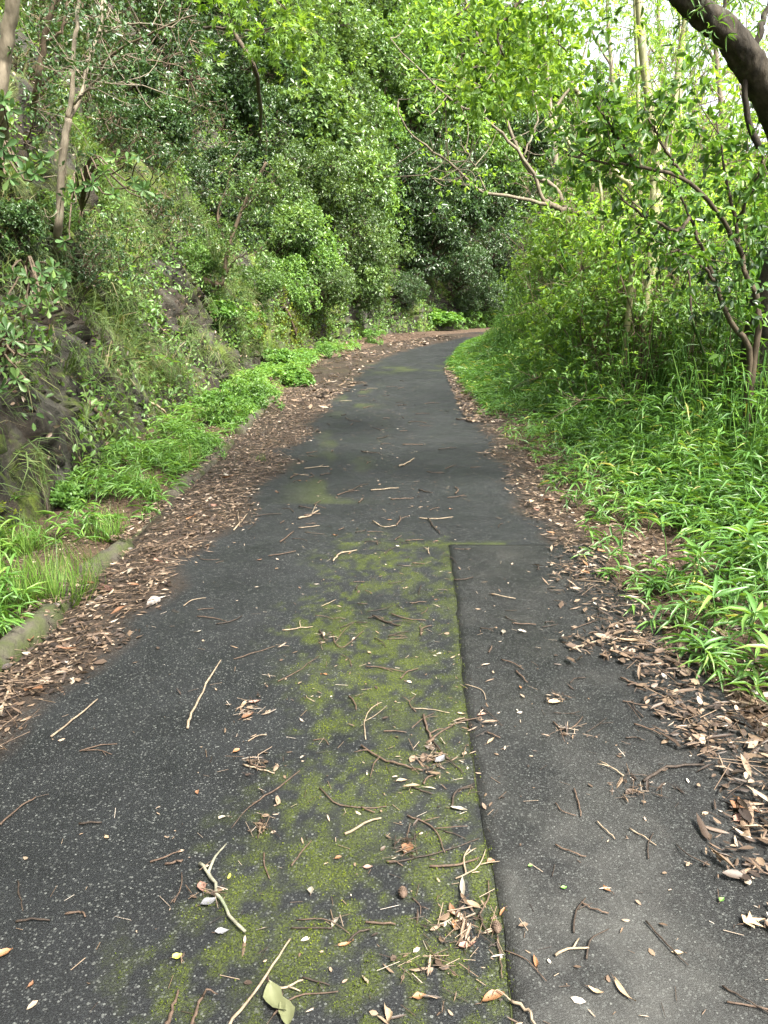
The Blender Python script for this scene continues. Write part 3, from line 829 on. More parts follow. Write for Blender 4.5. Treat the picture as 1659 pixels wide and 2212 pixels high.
for P, N, kk_, L0, tm_ in ((P, N, 8, .075, T_OVAL), (P2, N2, 9, .13, T_SMALL)):
    ti = np.repeat(np.arange(len(P)), kk_); n = len(ti)
    A = rand_unit(n) + N[ti] * .7 + UP * .1
    LL = L0 * rng.uniform(.5, 1.2, n)
    ub.add(*scatter(tm_, P[ti] + N[ti] * rng.uniform(.02, .16, (n, 1)) + rng.normal(size=(n, 3)) * .07, A, UP + N[ti] * .7 + rng.normal(size=(n, 3)) * .3, LL, LL * .5, np.clip(np.repeat(rng.random(len(P)), kk_) * .5 + rng.random(n) * .5, 0, 1)))
structure(ub.build('bank_undergrowth', M['midgreen']), 'stuff')['label'] = 'small leafy weeds covering the bank'
lb = Buf()
P, N, s_, z_ = pick_bank(9000, 6.5, 26, .02, 7, np.clip((fbm(S2 * 1.6 + 9, Z2 * 1.6 + 13, 3) - .40) * 5, .1, 1))
n = len(P)
LL = rng.uniform(.03, .075, n)
lb.add(*scatter(T_CURL, P + N * .02, rand_unit(n) - N * .2, N + rng.normal(size=(n, 3)) * .5, LL, LL * rng.uniform(.3, .5, n), rng.random(n) ** 1.3 * .9))
structure(lb.build('bank_leaf_litter', M['dead']), 'stuff')['label'] = 'dead brown leaves caught on the bank'
# moss cushions on the rock
mb = Buf()
for s0, z0, ss, sz_, cnt in [(10.6, .55, .35, .5, 2600), (9.9, 1.0, .3, .45, 1400), (27.5, .9, .9, .7, 4200), (24, .8, .5, .5, 1800), (30, .8, .8, .5, 1600), (8.8, 2.3, .6, .5, 1500), (13, 2.0, .5, .5, 900)]:
    w = np.exp(-((S2 - s0) / ss) ** 2 - ((Z2 - z0) / sz_) ** 2) * np.clip((fbm(S2 * 5, Z2 * 5, 3) - .40) * 7, 0, 1)
    P, N, s_, z_ = pick_bank(cnt, s0 - 3, s0 + 3, 0, 6, w)
    n = len(P); L_ = rng.uniform(.012, .035, n) * (1 if s0 < 15 else 2)
    mb.add(*scatter(T_SMALL, P, N + rng.normal(size=(n, 3)) * .7, rand_unit(n), L_, L_ * .6))
structure(mb.build('rock_moss', M['moss_tuft']), 'stuff')['label'] = 'yellow-green moss cushions on the wet rock'

# ------------------------------------------------------------------ grasses beside the road
def sasa_clumps(buf, X, Y, H, kb, L, wk=.10, hang=.25, z=None, zlo=.55, tm=None):
    n = len(X)
    Z = ground_z(X, Y) if z is None else z
    ti = np.repeat(np.arange(n), kb); m = len(ti)
    lean = rng.normal(size=(n, 2)) * .18
    f = rng.uniform(zlo, 1.0, m)
    base = np.stack([X[ti] + lean[ti, 0] * H[ti] * f, Y[ti] + lean[ti, 1] * H[ti] * f, Z[ti] + H[ti] * f], 1)
    az = rng.uniform(0, 6.283, m)
    A = np.stack([np.cos(az), np.sin(az), rng.uniform(-.35, .9, m) - hang], 1)
    LL = (L[ti] if hasattr(L, '__len__') else L) * rng.uniform(.6, 1.25, m)
    T = np.clip(np.repeat(rng.random(n) * .4 + .45 * (fbm(X * 1.1, Y * 1.1, 3) - .35), kb) + rng.random(m) * .5, 0, 1)
    T = np.where(rng.random(m) < .025, 1.0, np.minimum(T, .93))
    buf.add(*scatter(T_BLADE if tm is None else tm, base, A, UP + rng.normal(size=(m, 3)) * .25, LL, LL * wk * rng.uniform(.8, 1.3, m), T))
    S = np.stack([X, Y, Z - .02], 1); E_ = np.stack([X + lean[:, 0] * H, Y + lean[:, 1] * H, Z + H], 1)
    A = E_ - S
    buf.add(*scatter(T_STICK, S, A, rand_unit(n), np.linalg.norm(A, axis=1), np.clip(H * .006, .002, .006), rng.uniform(.3, .9, n)))
T_STICK = (np.array([[0, .5, -.0], [0, -.5, 0], [0, 0, 0.0], [1, .4, 0], [1, -.4, 0], [1, 0, 0]], float), np.array([[0, 1, 4], [0, 4, 3], [1, 2, 5], [1, 5, 4], [2, 0, 3], [2, 3, 5]]))
_s = T_STICK[0]
# a stick with real thickness: the third corner lifts off the blade plane by a share of the length kept small
_s[2, 2] = .012; _s[5, 2] = .010

# right verge: low bamboo grass near the road
rb = Buf()
n = 6200
Y = 1.9 + 17 * rng.random(n) ** 1.35
off_ = rng.random(n) ** .9 * 2.6
e = (fbm(Y * 1.3, Y * 0 + 2, 3) - .5) * .5
X = gx(Y) + e + off_ - .12
keep = (fbm(X * 1.8, Y * 1.8, 3) > .385 - .10 * off_) & (rng.random(n) < .55 + .4 * np.minimum(off_, 1))
X, Y, off_ = X[keep], Y[keep], off_[keep]
H = np.clip(.07 + .16 * off_ + rng.normal(size=len(X)) * .05, .05, .6)
for m_, tm_ in ((Y < 6.5, None), (Y >= 6.5, T_BLADE2)):
    sasa_clumps(rb, X[m_], Y[m_], H[m_], 7, .12 + .05 * np.minimum(off_[m_], 1), .11, tm=tm_)
n = 4200
Y = rng.uniform(11, 27, n)
X = gx(Y) + rng.random(n) ** 1.1 * 2.6 - .08
H = np.clip(.10 + .30 * (X - gx(Y)), .1, .8) * rng.uniform(.6, 1.2, n)
sasa_clumps(rb, X, Y, H, 8, .19, .10, tm=T_BLADE2)
structure(rb.build('bamboo_grass', M['sasa']), 'stuff')['label'] = 'low bamboo grass spreading along the verge opposite the bank'
# taller cane thicket behind
tb = Buf()
n = 5600
Y = 4.4 + 21 * rng.random(n) ** 1.1
o_ = .55 + rng.random(n) ** .9 * 3.2
X = gx(Y) + o_
near_ = np.interp(Y, [4, 6, 8.5], [.45, .7, 1])
H = np.clip(.28 + 1.0 * (o_ - .55), .2, 2.3) * rng.uniform(.6, 1.15, n) * near_
sasa_clumps(tb, X, Y, H, 13, .17, .10, zlo=.2, tm=T_BLADE2)
structure(tb.build('cane_thicket', M['sasa']), 'stuff')['label'] = 'tall dense thicket of bamboo cane behind the verge'
# left verge: grass between kerb and rock
lv = Buf()
n = 2300
Y = 2.6 + 13 * rng.random(n) ** 1.2
X = kx(Y) - .02 - rng.random(n) * .85
keep = fbm(X * 2.5 + 8, Y * 2.0, 3) > .455
X, Y = X[keep], Y[keep]
sasa_clumps(lv, X, Y, rng.uniform(.05, .24, len(X)), 7, .12, .11)
n = 900
Y = rng.uniform(9, 24, n); X = kx(Y) - .05 - rng.random(n) * .9
keep = fbm(X * 1.8 + 8, Y * 1.4 + 6, 3) > .5
X, Y = X[keep], Y[keep]
sasa_clumps(lv, X, Y, rng.uniform(.05, .22, len(X)), 7, .13, .2)
structure(lv.build('verge_grass', M['herb']), 'stuff')['label'] = 'grass and weeds between the kerb and the rock'

def tuft(x, y, z, R, nb, mat, label, wid=.006, name='grass_tuft', flop=.8, group=None, tmpl=T_GRASS, tint0=.2):
    b = Buf(); n = nb
    az = rng.uniform(0, 6.283, n); r = rng.random(n) * R * .22
    P = np.stack([np.cos(az) * r, np.sin(az) * r, np.full(n, -.02)], 1)
    out = rng.uniform(.1, flop, n)
    A = np.stack([np.cos(az) * out, np.sin(az) * out, np.ones(n)], 1) + rng.normal(size=(n, 3)) * .12
    N = np.stack([-np.cos(az), -np.sin(az), np.full(n, .3)], 1) * -1
    LL = R * rng.uniform(.7, 1.5, n)
    b.add(*scatter(tmpl, P, A, -N * .2 + UP * .0 + np.stack([np.cos(az), np.sin(az), .4 * np.ones(n)], 1), LL, wid * rng.uniform(.7, 1.3, n), np.clip(tint0 + rng.random(n) * .8, 0, 1), 1.5))
    o = b.build(name, mat); o.location = (x, y, z)
    return tag(o, label, 'grass', group)

for px, py, R, nb, mat, lab in [
    (130, 1300, .30, 260, 'grass', 'big drooping tuft of fine bright grass hanging over the kerb'),
    (30, 1300, .26, 160, 'grass', 'broad-bladed grass tuft beside the big drooping tuft'),
    (60, 1190, .22, 140, 'grass', 'grass tuft below the mossy rock at the edge of the photo'),
    (230, 1165, .20, 130, 'grass', 'grass tuft behind the second visible kerb block'),
    (310, 1070, .22, 140, 'grass', 'leafy grass tuft in front of the bare wet rock'),
    (400, 1010, .24, 150, 'grass', 'grass tuft on the verge where the kerb vanishes in leaves'),
    (575, 765, .40, 200, 'grass', 'fine bright green grass tuft on the mossy rock before the bend'),
    (360, 830, .34, 200, 'drygrass', 'arching olive grass tuft at the foot of the split pale log'),
    (560, 1000, .10, 40, 'grass', 'tiny grass tuft in the leaf litter by the asphalt')]:
    p, nn_ = hit(px, py)
    tuft(p[0], p[1], p[2], R, nb, M[mat], lab)

# leafy clumps: round bright herb at the bend and others on the verge
for kind, px, py, R, lab in [
    ('herb', 950, 700, 1.0, 'low bright green herb clump at the foot of the bank at the bend'),
    ('fine', 1015, 706, .8, 'dark weeds behind the grass where the road leaves the view'),
    ('fine', 1060, 702, .9, 'weeds at the back of the bend below the dark shrubs'),
    ('fine', 985, 712, .6, 'small weeds beside the low bright herb clump'),
    ('fine', 1185, 850, .30, 'leafy weeds low in the verge near the bend grass'),
    ('herb', 1300, 905, .24, 'broad-leaved weed in the shady verge grass'),
    ('fine', 1440, 985, .26, 'leafy weed clump in front of the thicket shade'),
    ('herb', 1240, 960, .16, 'small broad-leaved weed near the litter halfway along'),
    ('fine', 1130, 800, .34, 'leafy weeds in the bright bend grass'),
    ('herb', 1480, 1075, .15, 'heart-leaved weed alone in the near verge grass'),
    ('fine', 1600, 1010, .26, 'dull weed clump at the trunk foot'),
    ('fine', 800, 742, .45, 'small green weed clump in the leaf litter before the bend'),
    ('fine', 545, 880, .42, 'pale green bushy weed clump on the verge by the leaf litter'),
    ('fine', 470, 915, .38, 'pale green weed clump behind the bushy one on the verge'),
    ('herb', 640, 835, .35, 'broad-leaved weed clump in the leaf litter past the bushy weeds'),
    ('herb', 600, 790, .40, 'broad-leaved herb clump under the bank in mid distance'),
    ('fine', 700, 770, .40, 'low weed clump at the litter edge of the road'),
    ('herb', 130, 1090, .20, 'yellow-green young leaves below the mossy rock'),
    ('fine', 430, 985, .26, 'low weeds over the kerb line'),
    ('fine', 520, 720, .5, 'weed clump clinging to the rock under the shrubs'),
    ('herb', 470, 690, .4, 'leafy creeper on the dark wet rock')]:
    p, nn_ = hit(px, py)
    ci += 1
    zz_ = .62 if px == 950 else 1.0
    shrub(kind, ci, p + np.array([0, 0, R * .35 * zz_]), R, lab, 'plant', None, (1, -.2), 'weed_clump', zz_)

# single bamboo-grass plants that stand out at the verge
def sasa_plant(px, py, H, L, nb, label, wk=.14, D=None, tint=None):
    p = at(px, py, D) if D else hit(px, py + 0)[0]
    z0 = drop(p[0], p[1])
    t = thing('bamboo_grass_plant', label, 'plant', (p[0], p[1], z0), 'broad-leaved bamboo grass at the road edge')
    lean = rng.normal(size=2) * .12
    top = np.array([lean[0] * H, lean[1] * H, H])
    sb = Buf(); sb.add(*tube(smooth_line([(0, 0, -.03), top * .5 + [0.01, 0, 0], top], 6), np.linspace(.004, .002, 6), 5, .6)); sb.build('stem', M['sasa'], t)
    az0 = rng.uniform(0, 6.28)
    for i in range(nb):
        az = az0 + i * 2.4 + rng.normal() * .3
        f = 1 - .35 * (i / nb) * rng.random()
        b = Buf()
        b.add(*scatter(T_BLADE, (top * f)[None], np.array([[math.cos(az), math.sin(az), rng.uniform(.0, .8)]]), UP[None] + rng.normal(size=(1, 3)) * .2, L * rng.uniform(.75, 1.2), L * wk * rng.uniform(.85, 1.2), rng.uniform(.35, .95) if tint is None else tint))
        b.build('leaf', M['sasa'], t)
    return t
for px, py, H, L, nb, lab in [
    (1560, 1010, .75, .30, 6, 'tall bamboo grass plant with long arching leaves before the dark trunk'),
    (1400, 1010, .62, .26, 5, 'bamboo grass plant raising long pale leaves above the low grass'),
    (1330, 990, .55, .20, 4, 'slim bamboo grass plant beside the thicket edge'),
    (1620, 1150, .40, .26, 6, 'broad-leaved bamboo grass at the photo edge below the trunk'),
    (1590, 1260, .30, .22, 6, 'bamboo grass clump in the middle of the verge at the photo edge'),
    (1480, 1290, .26, .18, 7, 'bright bamboo grass rosette beside the leaf litter'),
    (1600, 1420, .24, .20, 8, 'bamboo grass rosette nearest the camera on the verge'),
    (1540, 1370, .20, .17, 7, 'second bamboo grass rosette from the camera on the verge'),
    (1655, 1500, .22, .20, 7, 'half cut off bamboo grass with curled blades above big dead leaves'),
    (1330, 1235, .12, .10, 6, 'tiny bamboo grass seedling alone in the leaf litter'),
    (1440, 1210, .22, .16, 7, 'low bamboo grass tuft behind the lone seedling'),
    (1400, 1150, .22, .16, 7, 'low bamboo grass tuft overhanging the litter halfway along'),
    (1270, 1060, .26, .17, 7, 'bamboo grass tuft where the verge comes closest to the patch corner'),
    (1240, 1040, .30, .22, 5, 'bamboo grass with an upright pale leaf pair at the verge edge'),
    (1080, 690, 1.0, .38, 6, 'tall bright bamboo grass at the inner edge of the bend'),
    (1580, 1090, .36, .30, 5, 'bamboo grass plant with a broad blade pair in front of the shade')]:
    sasa_plant(px, py, H, L, nb, lab)

# ------------------------------------------------------------------ trees
def limb(t, pts, r0, r1, mat, name='limb', k=8, n=22, wob=.006, g=None):
    """pts: (px, py, depth) turned into world points; tapered tube parented under t."""
    w = np.array([p if isinstance(p, np.ndarray) else at(*p) for p in pts])
    line = smooth_line(w, n, wob, g)
    b = Buf(); b.add(*tube(line - np.array(t.location), np.linspace(r0, r1, n) * (1 + rng.normal(size=n) * .03), k))
    b.build(name, mat, t, True)
    return line
def W3(px, py, D): return at(px, py, D)
def base_of(px, py, D):
    p = at(px, py, D); return np.array([p[0], p[1], drop(p[0], p[1])])
def twigs_from(buf, t, line, n, L, r, g, i0=.25, dirb=None, k=4):
    tips = []
    loc = np.array(t.location)
    for _ in range(n):
        i = int(g.integers(int(len(line) * i0), len(line)))
        d = nrm((g.normal(size=3) + (np.zeros(3) if dirb is None else np.asarray(dirb)))[None])[0]
        l = L * g.uniform(.5, 1.3)
        p = smooth_line([line[i], line[i] + d * l * .5 + g.normal(size=3) * l * .08, line[i] + d * l + UP * l * .15], 7)
        buf.add(*tube(p - loc, np.linspace(r, r * .3, 7), k, g.random(), False))
        tips.append(p[-1]); tips.append(p[4])
    return np.array(tips)

# dark leaning trunk at the upper right
g = np.random.default_rng(101)
b0 = base_of(1645, 880, 7.2)
t = thing('leaning_tree', 'thick dark tree trunk leaning over the road with sparse sprouts', 'tree', b0)
pts = [tuple(b0 - [0, 0, .2]), tuple(W3(1645, 780, 7.2)), tuple(W3(1668, 640, 7.1)), tuple(W3(1730, 450, 7.0)), tuple(W3(1712, 330, 6.8)), tuple(W3(1655, 200, 6.6)), tuple(W3(1590, 95, 6.4)), tuple(W3(1500, 10, 6.2)), tuple(W3(1420, -70, 6.0)), tuple(W3(1300, -170, 5.8))]
w = np.array(pts); line = smooth_line(w, 60, .004, g)
line = smooth_line(w, 200, 0, g)
V, F, T = tube(line - b0, np.interp(np.linspace(0, 1, 200), [0, .1, .4, .7, 1], [.26, .18, .135, .098, .065]), 28)
ai = np.arange(200 * 28); cen = np.repeat(line - b0, 28, 0); rd = nrm(V[:5600] - cen)
V[:5600] += rd * ((fbm((ai // 28) * .10, (ai % 28) * .35, 3) - .5) * .05 + (fbm((ai // 28) * .5, (ai % 28) * 1.0, 2) - .5) * .018)[:, None]
b = Buf(); b.add(V, F, T); b.build('trunk', M['bark_dark'], t, True)
line = line[::3]
up_l = limb(t, [(1620, 150, 6.55), (1640, 70, 6.6), (1655, 20, 6.7), (1690, -60, 6.8)], .03, .015, M['bark_dark'])
up_l = limb(t, [(1640, 320, 6.5), (1612, 240, 6.5), (1605, 150, 6.5), (1560, 60, 6.5), (1570, -20, 6.5)], .026, .012, M['bark_dark'])
cb = Buf()
shade_canopy = np.array([1.0, 2.2, 7.2]) + np.clip(g.normal(size=(96, 3)), -1.6, 1.6) * np.array([2.9, 3.0, .5])  # unseen crown overhead, placed and widened to shade the road and near bank
for q in shade_canopy[::3]:
    l_ = smooth_line([line[-1], (line[-1] + q) / 2 + [0, 0, .5], q], 8, .03, g); bb_ = Buf(); bb_.add(*tube(l_ - b0, np.linspace(.06, .012, 8), 6)); bb_.build('limb', M['bark_dark'], t, True)
(V, F, T), tip = make_crown(g, shade_canopy, np.full(96, .62), 24, 6, .11, T_SMALL, .5); cb.add(V - b0, F, T)
spots = [at(1530, 30, 6.2), at(1520, 60, 6.2), at(1560, -60, 6.2), at(1650, 40, 6.6), at(1400, -110, 6.0), at(1600, -30, 6.5)]
(V, F, T), tip = make_crown(g, np.array(spots), np.full(6, .22), 14, 5, .09, T_BLADE, .13, hang=.3); cb.add(V - b0, F, T); cb.build('crown', M['sasa'], t)

# multi-stemmed glossy tree at the right
g = np.random.default_rng(102)
b0 = base_of(1625, 800, 6.6)
t = thing('many_stemmed_tree', 'slender dark-stemmed tree with glossy oval leaves beside the leaning trunk', 'tree', b0)
ends = []
st = [[b0, (1618, 780, 6.6), (1575, 690, 6.5), (1530, 570, 6.4), (1490, 470, 6.4), (1455, 380, 6.4)],
      [b0, (1640, 690, 6.6), (1612, 600, 6.7), (1590, 480, 6.8), (1568, 380, 6.9), (1550, 260, 7.0)],
      [(1490, 470, 6.4), (1460, 500, 6.2), (1400, 470, 6.1), (1340, 430, 6.0)],
      [(1545, 610, 6.4), (1500, 560, 6.2), (1450, 540, 6.0)],
      [(1590, 480, 6.8), (1630, 400, 6.6), (1650, 330, 6.5)],
      [(1600, 545, 6.75), (1560, 470, 6.3), (1480, 390, 6.0), (1380, 360, 5.9), (1300, 350, 5.9), (1230, 335, 5.9)],
      [(1480, 390, 6.0), (1430, 310, 5.9), (1390, 230, 5.9)],
      [(1380, 360, 5.9), (1330, 290, 5.8), (1290, 230, 5.8)]]
sb = Buf()
for i, p in enumerate(st):
    l = limb(t, p, [.032, .030, .016, .014, .016, .020, .012, .010][i], .006, M['bark_stem'], 'stem' if i < 2 else 'limb')
    tips = twigs_from(sb, t, l, 6, .45, .005, g, .35, (0, -.2, .25)); ends.append(tips); ends.append(l[-6:])
structure(sb.build('twigs', M['bark_stem'], t, True), 'stuff')
c = np.concatenate(ends)
extra = np.array([at(*((g.uniform(1200, 1420), g.uniform(200, 400)) if i_ % 2 else (g.uniform(1440, 1650), g.uniform(260, 470))), g.uniform(5.6, 7.0)) for i_ in range(46)])
extra2 = np.array([at(g.uniform(1350, 1660), g.uniform(440, 680), g.uniform(5.8, 6.9)) for _ in range(22)])
cb = Buf()
(V, F, T), tip = make_crown(g, np.concatenate([c, extra]), np.full(len(c) + len(extra), .16), 3, 4, .075, T_OVAL, .48, hang=.25, out=.2, up=0); cb.add(V - b0, F, T)
cb.build('crown', M['ovate'], t)
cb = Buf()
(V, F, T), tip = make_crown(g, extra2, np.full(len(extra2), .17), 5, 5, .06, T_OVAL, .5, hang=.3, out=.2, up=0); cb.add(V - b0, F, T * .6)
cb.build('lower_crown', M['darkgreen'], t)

# pale arching tree over the bend
g = np.random.default_rng(103)
b0 = base_of(1400, 560, 15)
t = thing('arching_tree', 'pale-barked tree with bare arching limbs reaching out over the road', 'tree', b0)
st = [([b0, (1380, 520, 15), (1300, 475, 14.8), (1225, 455, 14.5), (1180, 440, 14.2)], .11, .075),
      ([(1190, 442, 14.2), (1120, 428, 14), (1050, 415, 13.8), (1000, 385, 13.6), (950, 335, 13.4), (905, 305, 13.2), (868, 262, 13), (860, 215, 13)], .055, .012),
      ([(1180, 440, 14.2), (1160, 395, 14.2), (1130, 340, 14.2), (1085, 290, 14.2), (1040, 250, 14.2), (985, 225, 14), (920, 165, 14), (840, 85, 13.8)], .06, .014),
      ([(1225, 455, 14.5), (1200, 400, 14.6), (1150, 375, 14.6), (1110, 300, 14.6), (1085, 225, 14.6), (1050, 130, 14.6), (1020, 40, 14.6), (990, -40, 14.6)], .07, .02),
      ([(1085, 225, 14.6), (1075, 150, 14.4), (1085, 80, 14.3), (1070, -20, 14.3)], .028, .012),
      ([(1050, 415, 13.8), (1020, 350, 13.6), (1000, 320, 13.6), (985, 270, 13.6)], .025, .006),
      ([(1130, 340, 14.2), (1160, 260, 14.4), (1150, 180, 14.5), (1180, 110, 14.6)], .03, .01),
      ([(1000, 385, 13.6), (955, 390, 13.4), (925, 375, 13.3)], .018, .005),
      ([(985, 225, 14), (1000, 160, 14), (985, 110, 14)], .02, .006)]
sb = Buf(); ends = []
for i, (p, r0, r1) in enumerate(st):
    l = limb(t, p, r0 * .6, r1 * .7, M['bark_arch'], 'trunk' if i == 0 else 'limb', wob=.015)
    if i: ends.append(twigs_from(sb, t, l, 9, .8, .010, g, .25, (-.1, 0, .35), 4))
structure(sb.build('twigs', M['bark_arch'], t, True), 'stuff')
c = np.concatenate(ends)[::2]
cb = Buf(); (V, F, T), tip = make_crown(g, c, np.full(len(c), .25), 3, 4, .09, T_OVAL, .5, hang=.2, out=0, up=0); cb.add(V - b0, F, T); cb.build('crown', M['bright'], t)

# bright leafy sprays hanging in from trees overhead
def overhead_tree(name, label, base, limbs, clumps, mat, bark_m, L, tmpl, seed, n_tip=9, k_leaf=5, R=.22, wl=.5, twig=10):
    g = np.random.default_rng(seed)
    b0 = np.array([base[0], base[1], drop(base[0], base[1])])
    t = thing(name, label, 'tree', b0)
    sb = Buf()
    ends = []
    for i, (p, r0, r1) in enumerate(limbs):
        p = [b0 - np.array([0, 0, .2]) if isinstance(q, str) else q for q in p]
        l = limb(t, p, r0, r1, bark_m, 'trunk' if i == 0 else 'limb')
        if twig: ends.append(twigs_from(sb, t, l, twig, .5, .004, g, .5 if i == 0 else .2, (0, 0, -.1)))
    if twig: structure(sb.build('twigs', bark_m, t, True), 'stuff')
    c = np.array([at(*q) for q in clumps])
    c = np.concatenate([c + g.normal(size=c.shape) * .1, c + g.normal(size=c.shape) * .25])
    cb = Buf(); (V, F, T), tip = make_crown(g, c, np.full(len(c), R), n_tip, k_leaf, L, tmpl, wl, hang=.25, out=.1, up=0, shell=.2); cb.add(V - b0, F, T); cb.build('crown', mat, t)
    return t
overhead_tree('overhanging_tree', 'tree with bright green leaf sprays hanging over the middle of the road', (6.6, 9.5), [
    (['base', (1930, 300, 9.5), (1900, 0, 9.3), (1700, -230, 9), (1400, -200, 8.9), (1255, -90, 9)], .10, .03),
    ([(1255, -90, 9), (1180, -60, 8.5), (1110, 20, 8), (1075, 70, 7.8), (1090, 130, 7.8)], .03, .005),
    ([(1180, -60, 8.5), (1120, -70, 8), (1040, -10, 7.6), (985, 40, 7.5)], .022, .005),
    ([(1180, -60, 8.5), (1190, 60, 8.4), (1230, 120, 8.4)], .02, .005)],
    [(g.uniform(990, 1230), g.uniform(-30, 150) * (1.0 if i % 3 else .6), g.uniform(7.4, 8.6)) for i in range(34)] + [(1010, 20, 7.5), (1050, 175, 7.6), (1070, 195, 7.8), (1035, 160, 7.7), (1130, 140, 8)], M['bright'], M['bark_stem'], .075, T_OVAL, 201, 9)
overhead_tree('maple_tree', 'maple with lobed bright leaves spraying in above the bank shrubs', tuple(hit(560, 330)[0][:2]), [
    (['base', (560, 200, 13), (500, 60, 12), (470, -40, 10)], .04, .02),
    ([(440, 60, 10.4), (500, 62, 9.5), (560, 68, 9), (600, 55, 8.8)], .018, .005),
    ([(470, -30, 10), (540, -40, 9.4), (620, 20, 9)], .018, .005)],
    [(g.uniform(500, 660), g.uniform(-20, 75), g.uniform(8.4, 9.4)) for i in range(16)] + [(525, 75, 8.8), (560, 80, 8.8), (600, 60, 9), (430, 30, 9.2)], M['bright'], M['bark_stem'], .10, T_MAPLE, 202, 5, 5, .2, .9)
for lab, x0, dx0, y1, D, n_, y0 in [
    ('airy light green tree crossing the white sky behind the bamboo', 1330, 70, 60, 24, 24, -60),
    ('light green tree whose crown fills the top behind the leaning trunk', 1560, 110, 120, 20, 40, -60),
    ('yellow-green tree crown between overhanging sprays and white sky', 1190, 60, 130, 26, 40, -60),
    ('pale green tree rising beside the white sky gap', 1440, 60, 210, 22, 26, 60)]:
    x = at(x0, 300, D)[0]
    overhead_tree('background_tree', lab, (x, D), [(['base', (x0 + 10, 420, D), (x0, 250, D), (x0 - 15, 80, D), (x0 - 20, -100, D)], .12, .03), ([(x0, 250, D), (x0 + 60, 150, D), (x0 + 90, 30, D)], .05, .012), ([(x0 - 5, 150, D), (x0 - 50, 70, D), (x0 - 80, -30, D)], .04, .012)],
        [(g.normal() * dx0 * .6 + x0, g.uniform(y0, y1), D + g.normal() * 1.0) for _ in range(n_)], M['bright'], M['bark_pale'], .11, T_SMALL, 300 + int(x0), 5, 5, .5, .4, twig=14)

# bamboo culms
def culm(label, pts, r, seed, leafy=True):
    g = np.random.default_rng(seed)
    D = pts[0][2]
    p0 = at(*pts[0]); b0 = np.array([p0[0], p0[1], drop(p0[0], p0[1])])
    t = thing('bamboo_culm', label, 'bamboo', b0, 'bamboo culms in the thicket')
    w = [b0 - [0, 0, .1]] + [at(*p) for p in pts]
    line = smooth_line(w, 80, 0, g)
    L = np.concatenate([[0], np.cumsum(np.linalg.norm(np.diff(line, axis=0), axis=1))])
    b = Buf(); b.add(*tube(line - b0, np.linspace(r, r * .75, 80), 10)); b.build('culm', M['culm'], t, True)
    s = .3
    while s < L[-1]:
        i = np.array([np.interp(s + e_, L, line[:, k_]) for e_ in (-.012, 0, .012) for k_ in range(3)]).reshape(3, 3)
        rr = r * (1 - .25 * s / L[-1])
        b = Buf(); b.add(*tube(i - b0, [rr * 1.01, rr * 1.10, rr * 1.01], 10)); b.build('node_ring', M['culm_ring'], t, True)
        s += .34 + .03 * g.normal()
    if leafy:
        n = 26
        c = line[g.integers(30, 80, n)] + g.normal(size=(n, 3)) * .5
        cb = Buf(); (V, F, T), tip = make_crown(g, c, np.full(n, .3), 7, 4, .13, T_BLADE, .11, hang=.5, out=0, up=0); cb.add(V - b0, F, T); cb.build('crown', M['bright'], t)
culm('thick upright bamboo culm crossing the white sky', [(1420, 430, 9.62), (1405, 250, 9.62), (1388, 110, 9.62), (1378, -40, 9.62), (1372, -160, 9.62)], 0.0528, 1)
culm('bamboo culm leaning to the right behind the thick upright one', [(1428, 430, 10.06), (1452, 250, 10.06), (1478, 60, 10.06), (1500, -120, 10.06)], 0.0440, 2)
culm('bamboo culm leaning left with a snapped top', [(1372, 470, 9.25), (1330, 370, 9.25), (1290, 280, 9.25), (1243, 190, 9.25)], 0.0376, 3, False)
culm('thin straight bamboo culm close behind the thick upright one', [(1382, 430, 10.73), (1378, 200, 10.73), (1372, 20, 10.73), (1370, -120, 10.73)], 0.0288, 4)
culm('very thin bamboo culm between leaning trunk and leaning culm', [(1470, 430, 11.10), (1469, 200, 11.10), (1467, -60, 11.10)], 0.0208, 5)
culm('slim grey bamboo culm leaning left behind the arching tree', [(1300, 440, 11.84), (1240, 330, 11.84), (1190, 240, 11.84), (1150, 190, 11.84)], 0.0256, 6, False)
culm('short thick bamboo stump culm at the base of the pair', [(1412, 470, 9.03), (1411, 430, 9.03), (1409, 360, 9.03)], 0.0400, 7, False)

# slender trees and trunks on the bank at the left
g = np.random.default_rng(104)
def bank_tree(name, label, px, py, stems, twig_n, twig_L, mat, seed, leaf=None, L=.06, r_tw=.005, tips=6):
    g = np.random.default_rng(seed)
    b0, nn_ = hit(px, py)
    t = thing(name, label, 'tree', b0)
    D = b0[1]
    sb = Buf(); ends = []
    for i, (p, r0, r1) in enumerate(stems):
        pp = [b0 - nn_ * .1 if isinstance(q, str) else (q[0], q[1], D + (q[2] if len(q) > 2 else 0)) for q in p]
        w = np.array([q if isinstance(q, np.ndarray) else at(*q) for q in pp])
        line = smooth_line(w, 22, .006, g)
        b = Buf(); b.add(*tube(line - b0, np.linspace(r0, r1, 22), 8)); b.build('trunk' if i == 0 else 'limb', mat, t, True)
        if twig_n: ends.append(twigs_from(sb, t, line, twig_n, twig_L, r_tw, g, .3, (.2, -.1, .15), 4))
    if twig_n: structure(sb.build('twigs', mat, t, True), 'stuff')
    if leaf and ends:
        c = np.concatenate(ends)
        cb = Buf(); (V, F, T), tip = make_crown(g, c, np.full(len(c), .12), tips, 4, L, T_SMALL, .5, out=0); cb.add(V - b0, F, T); cb.build('crown', leaf, t)
    return t
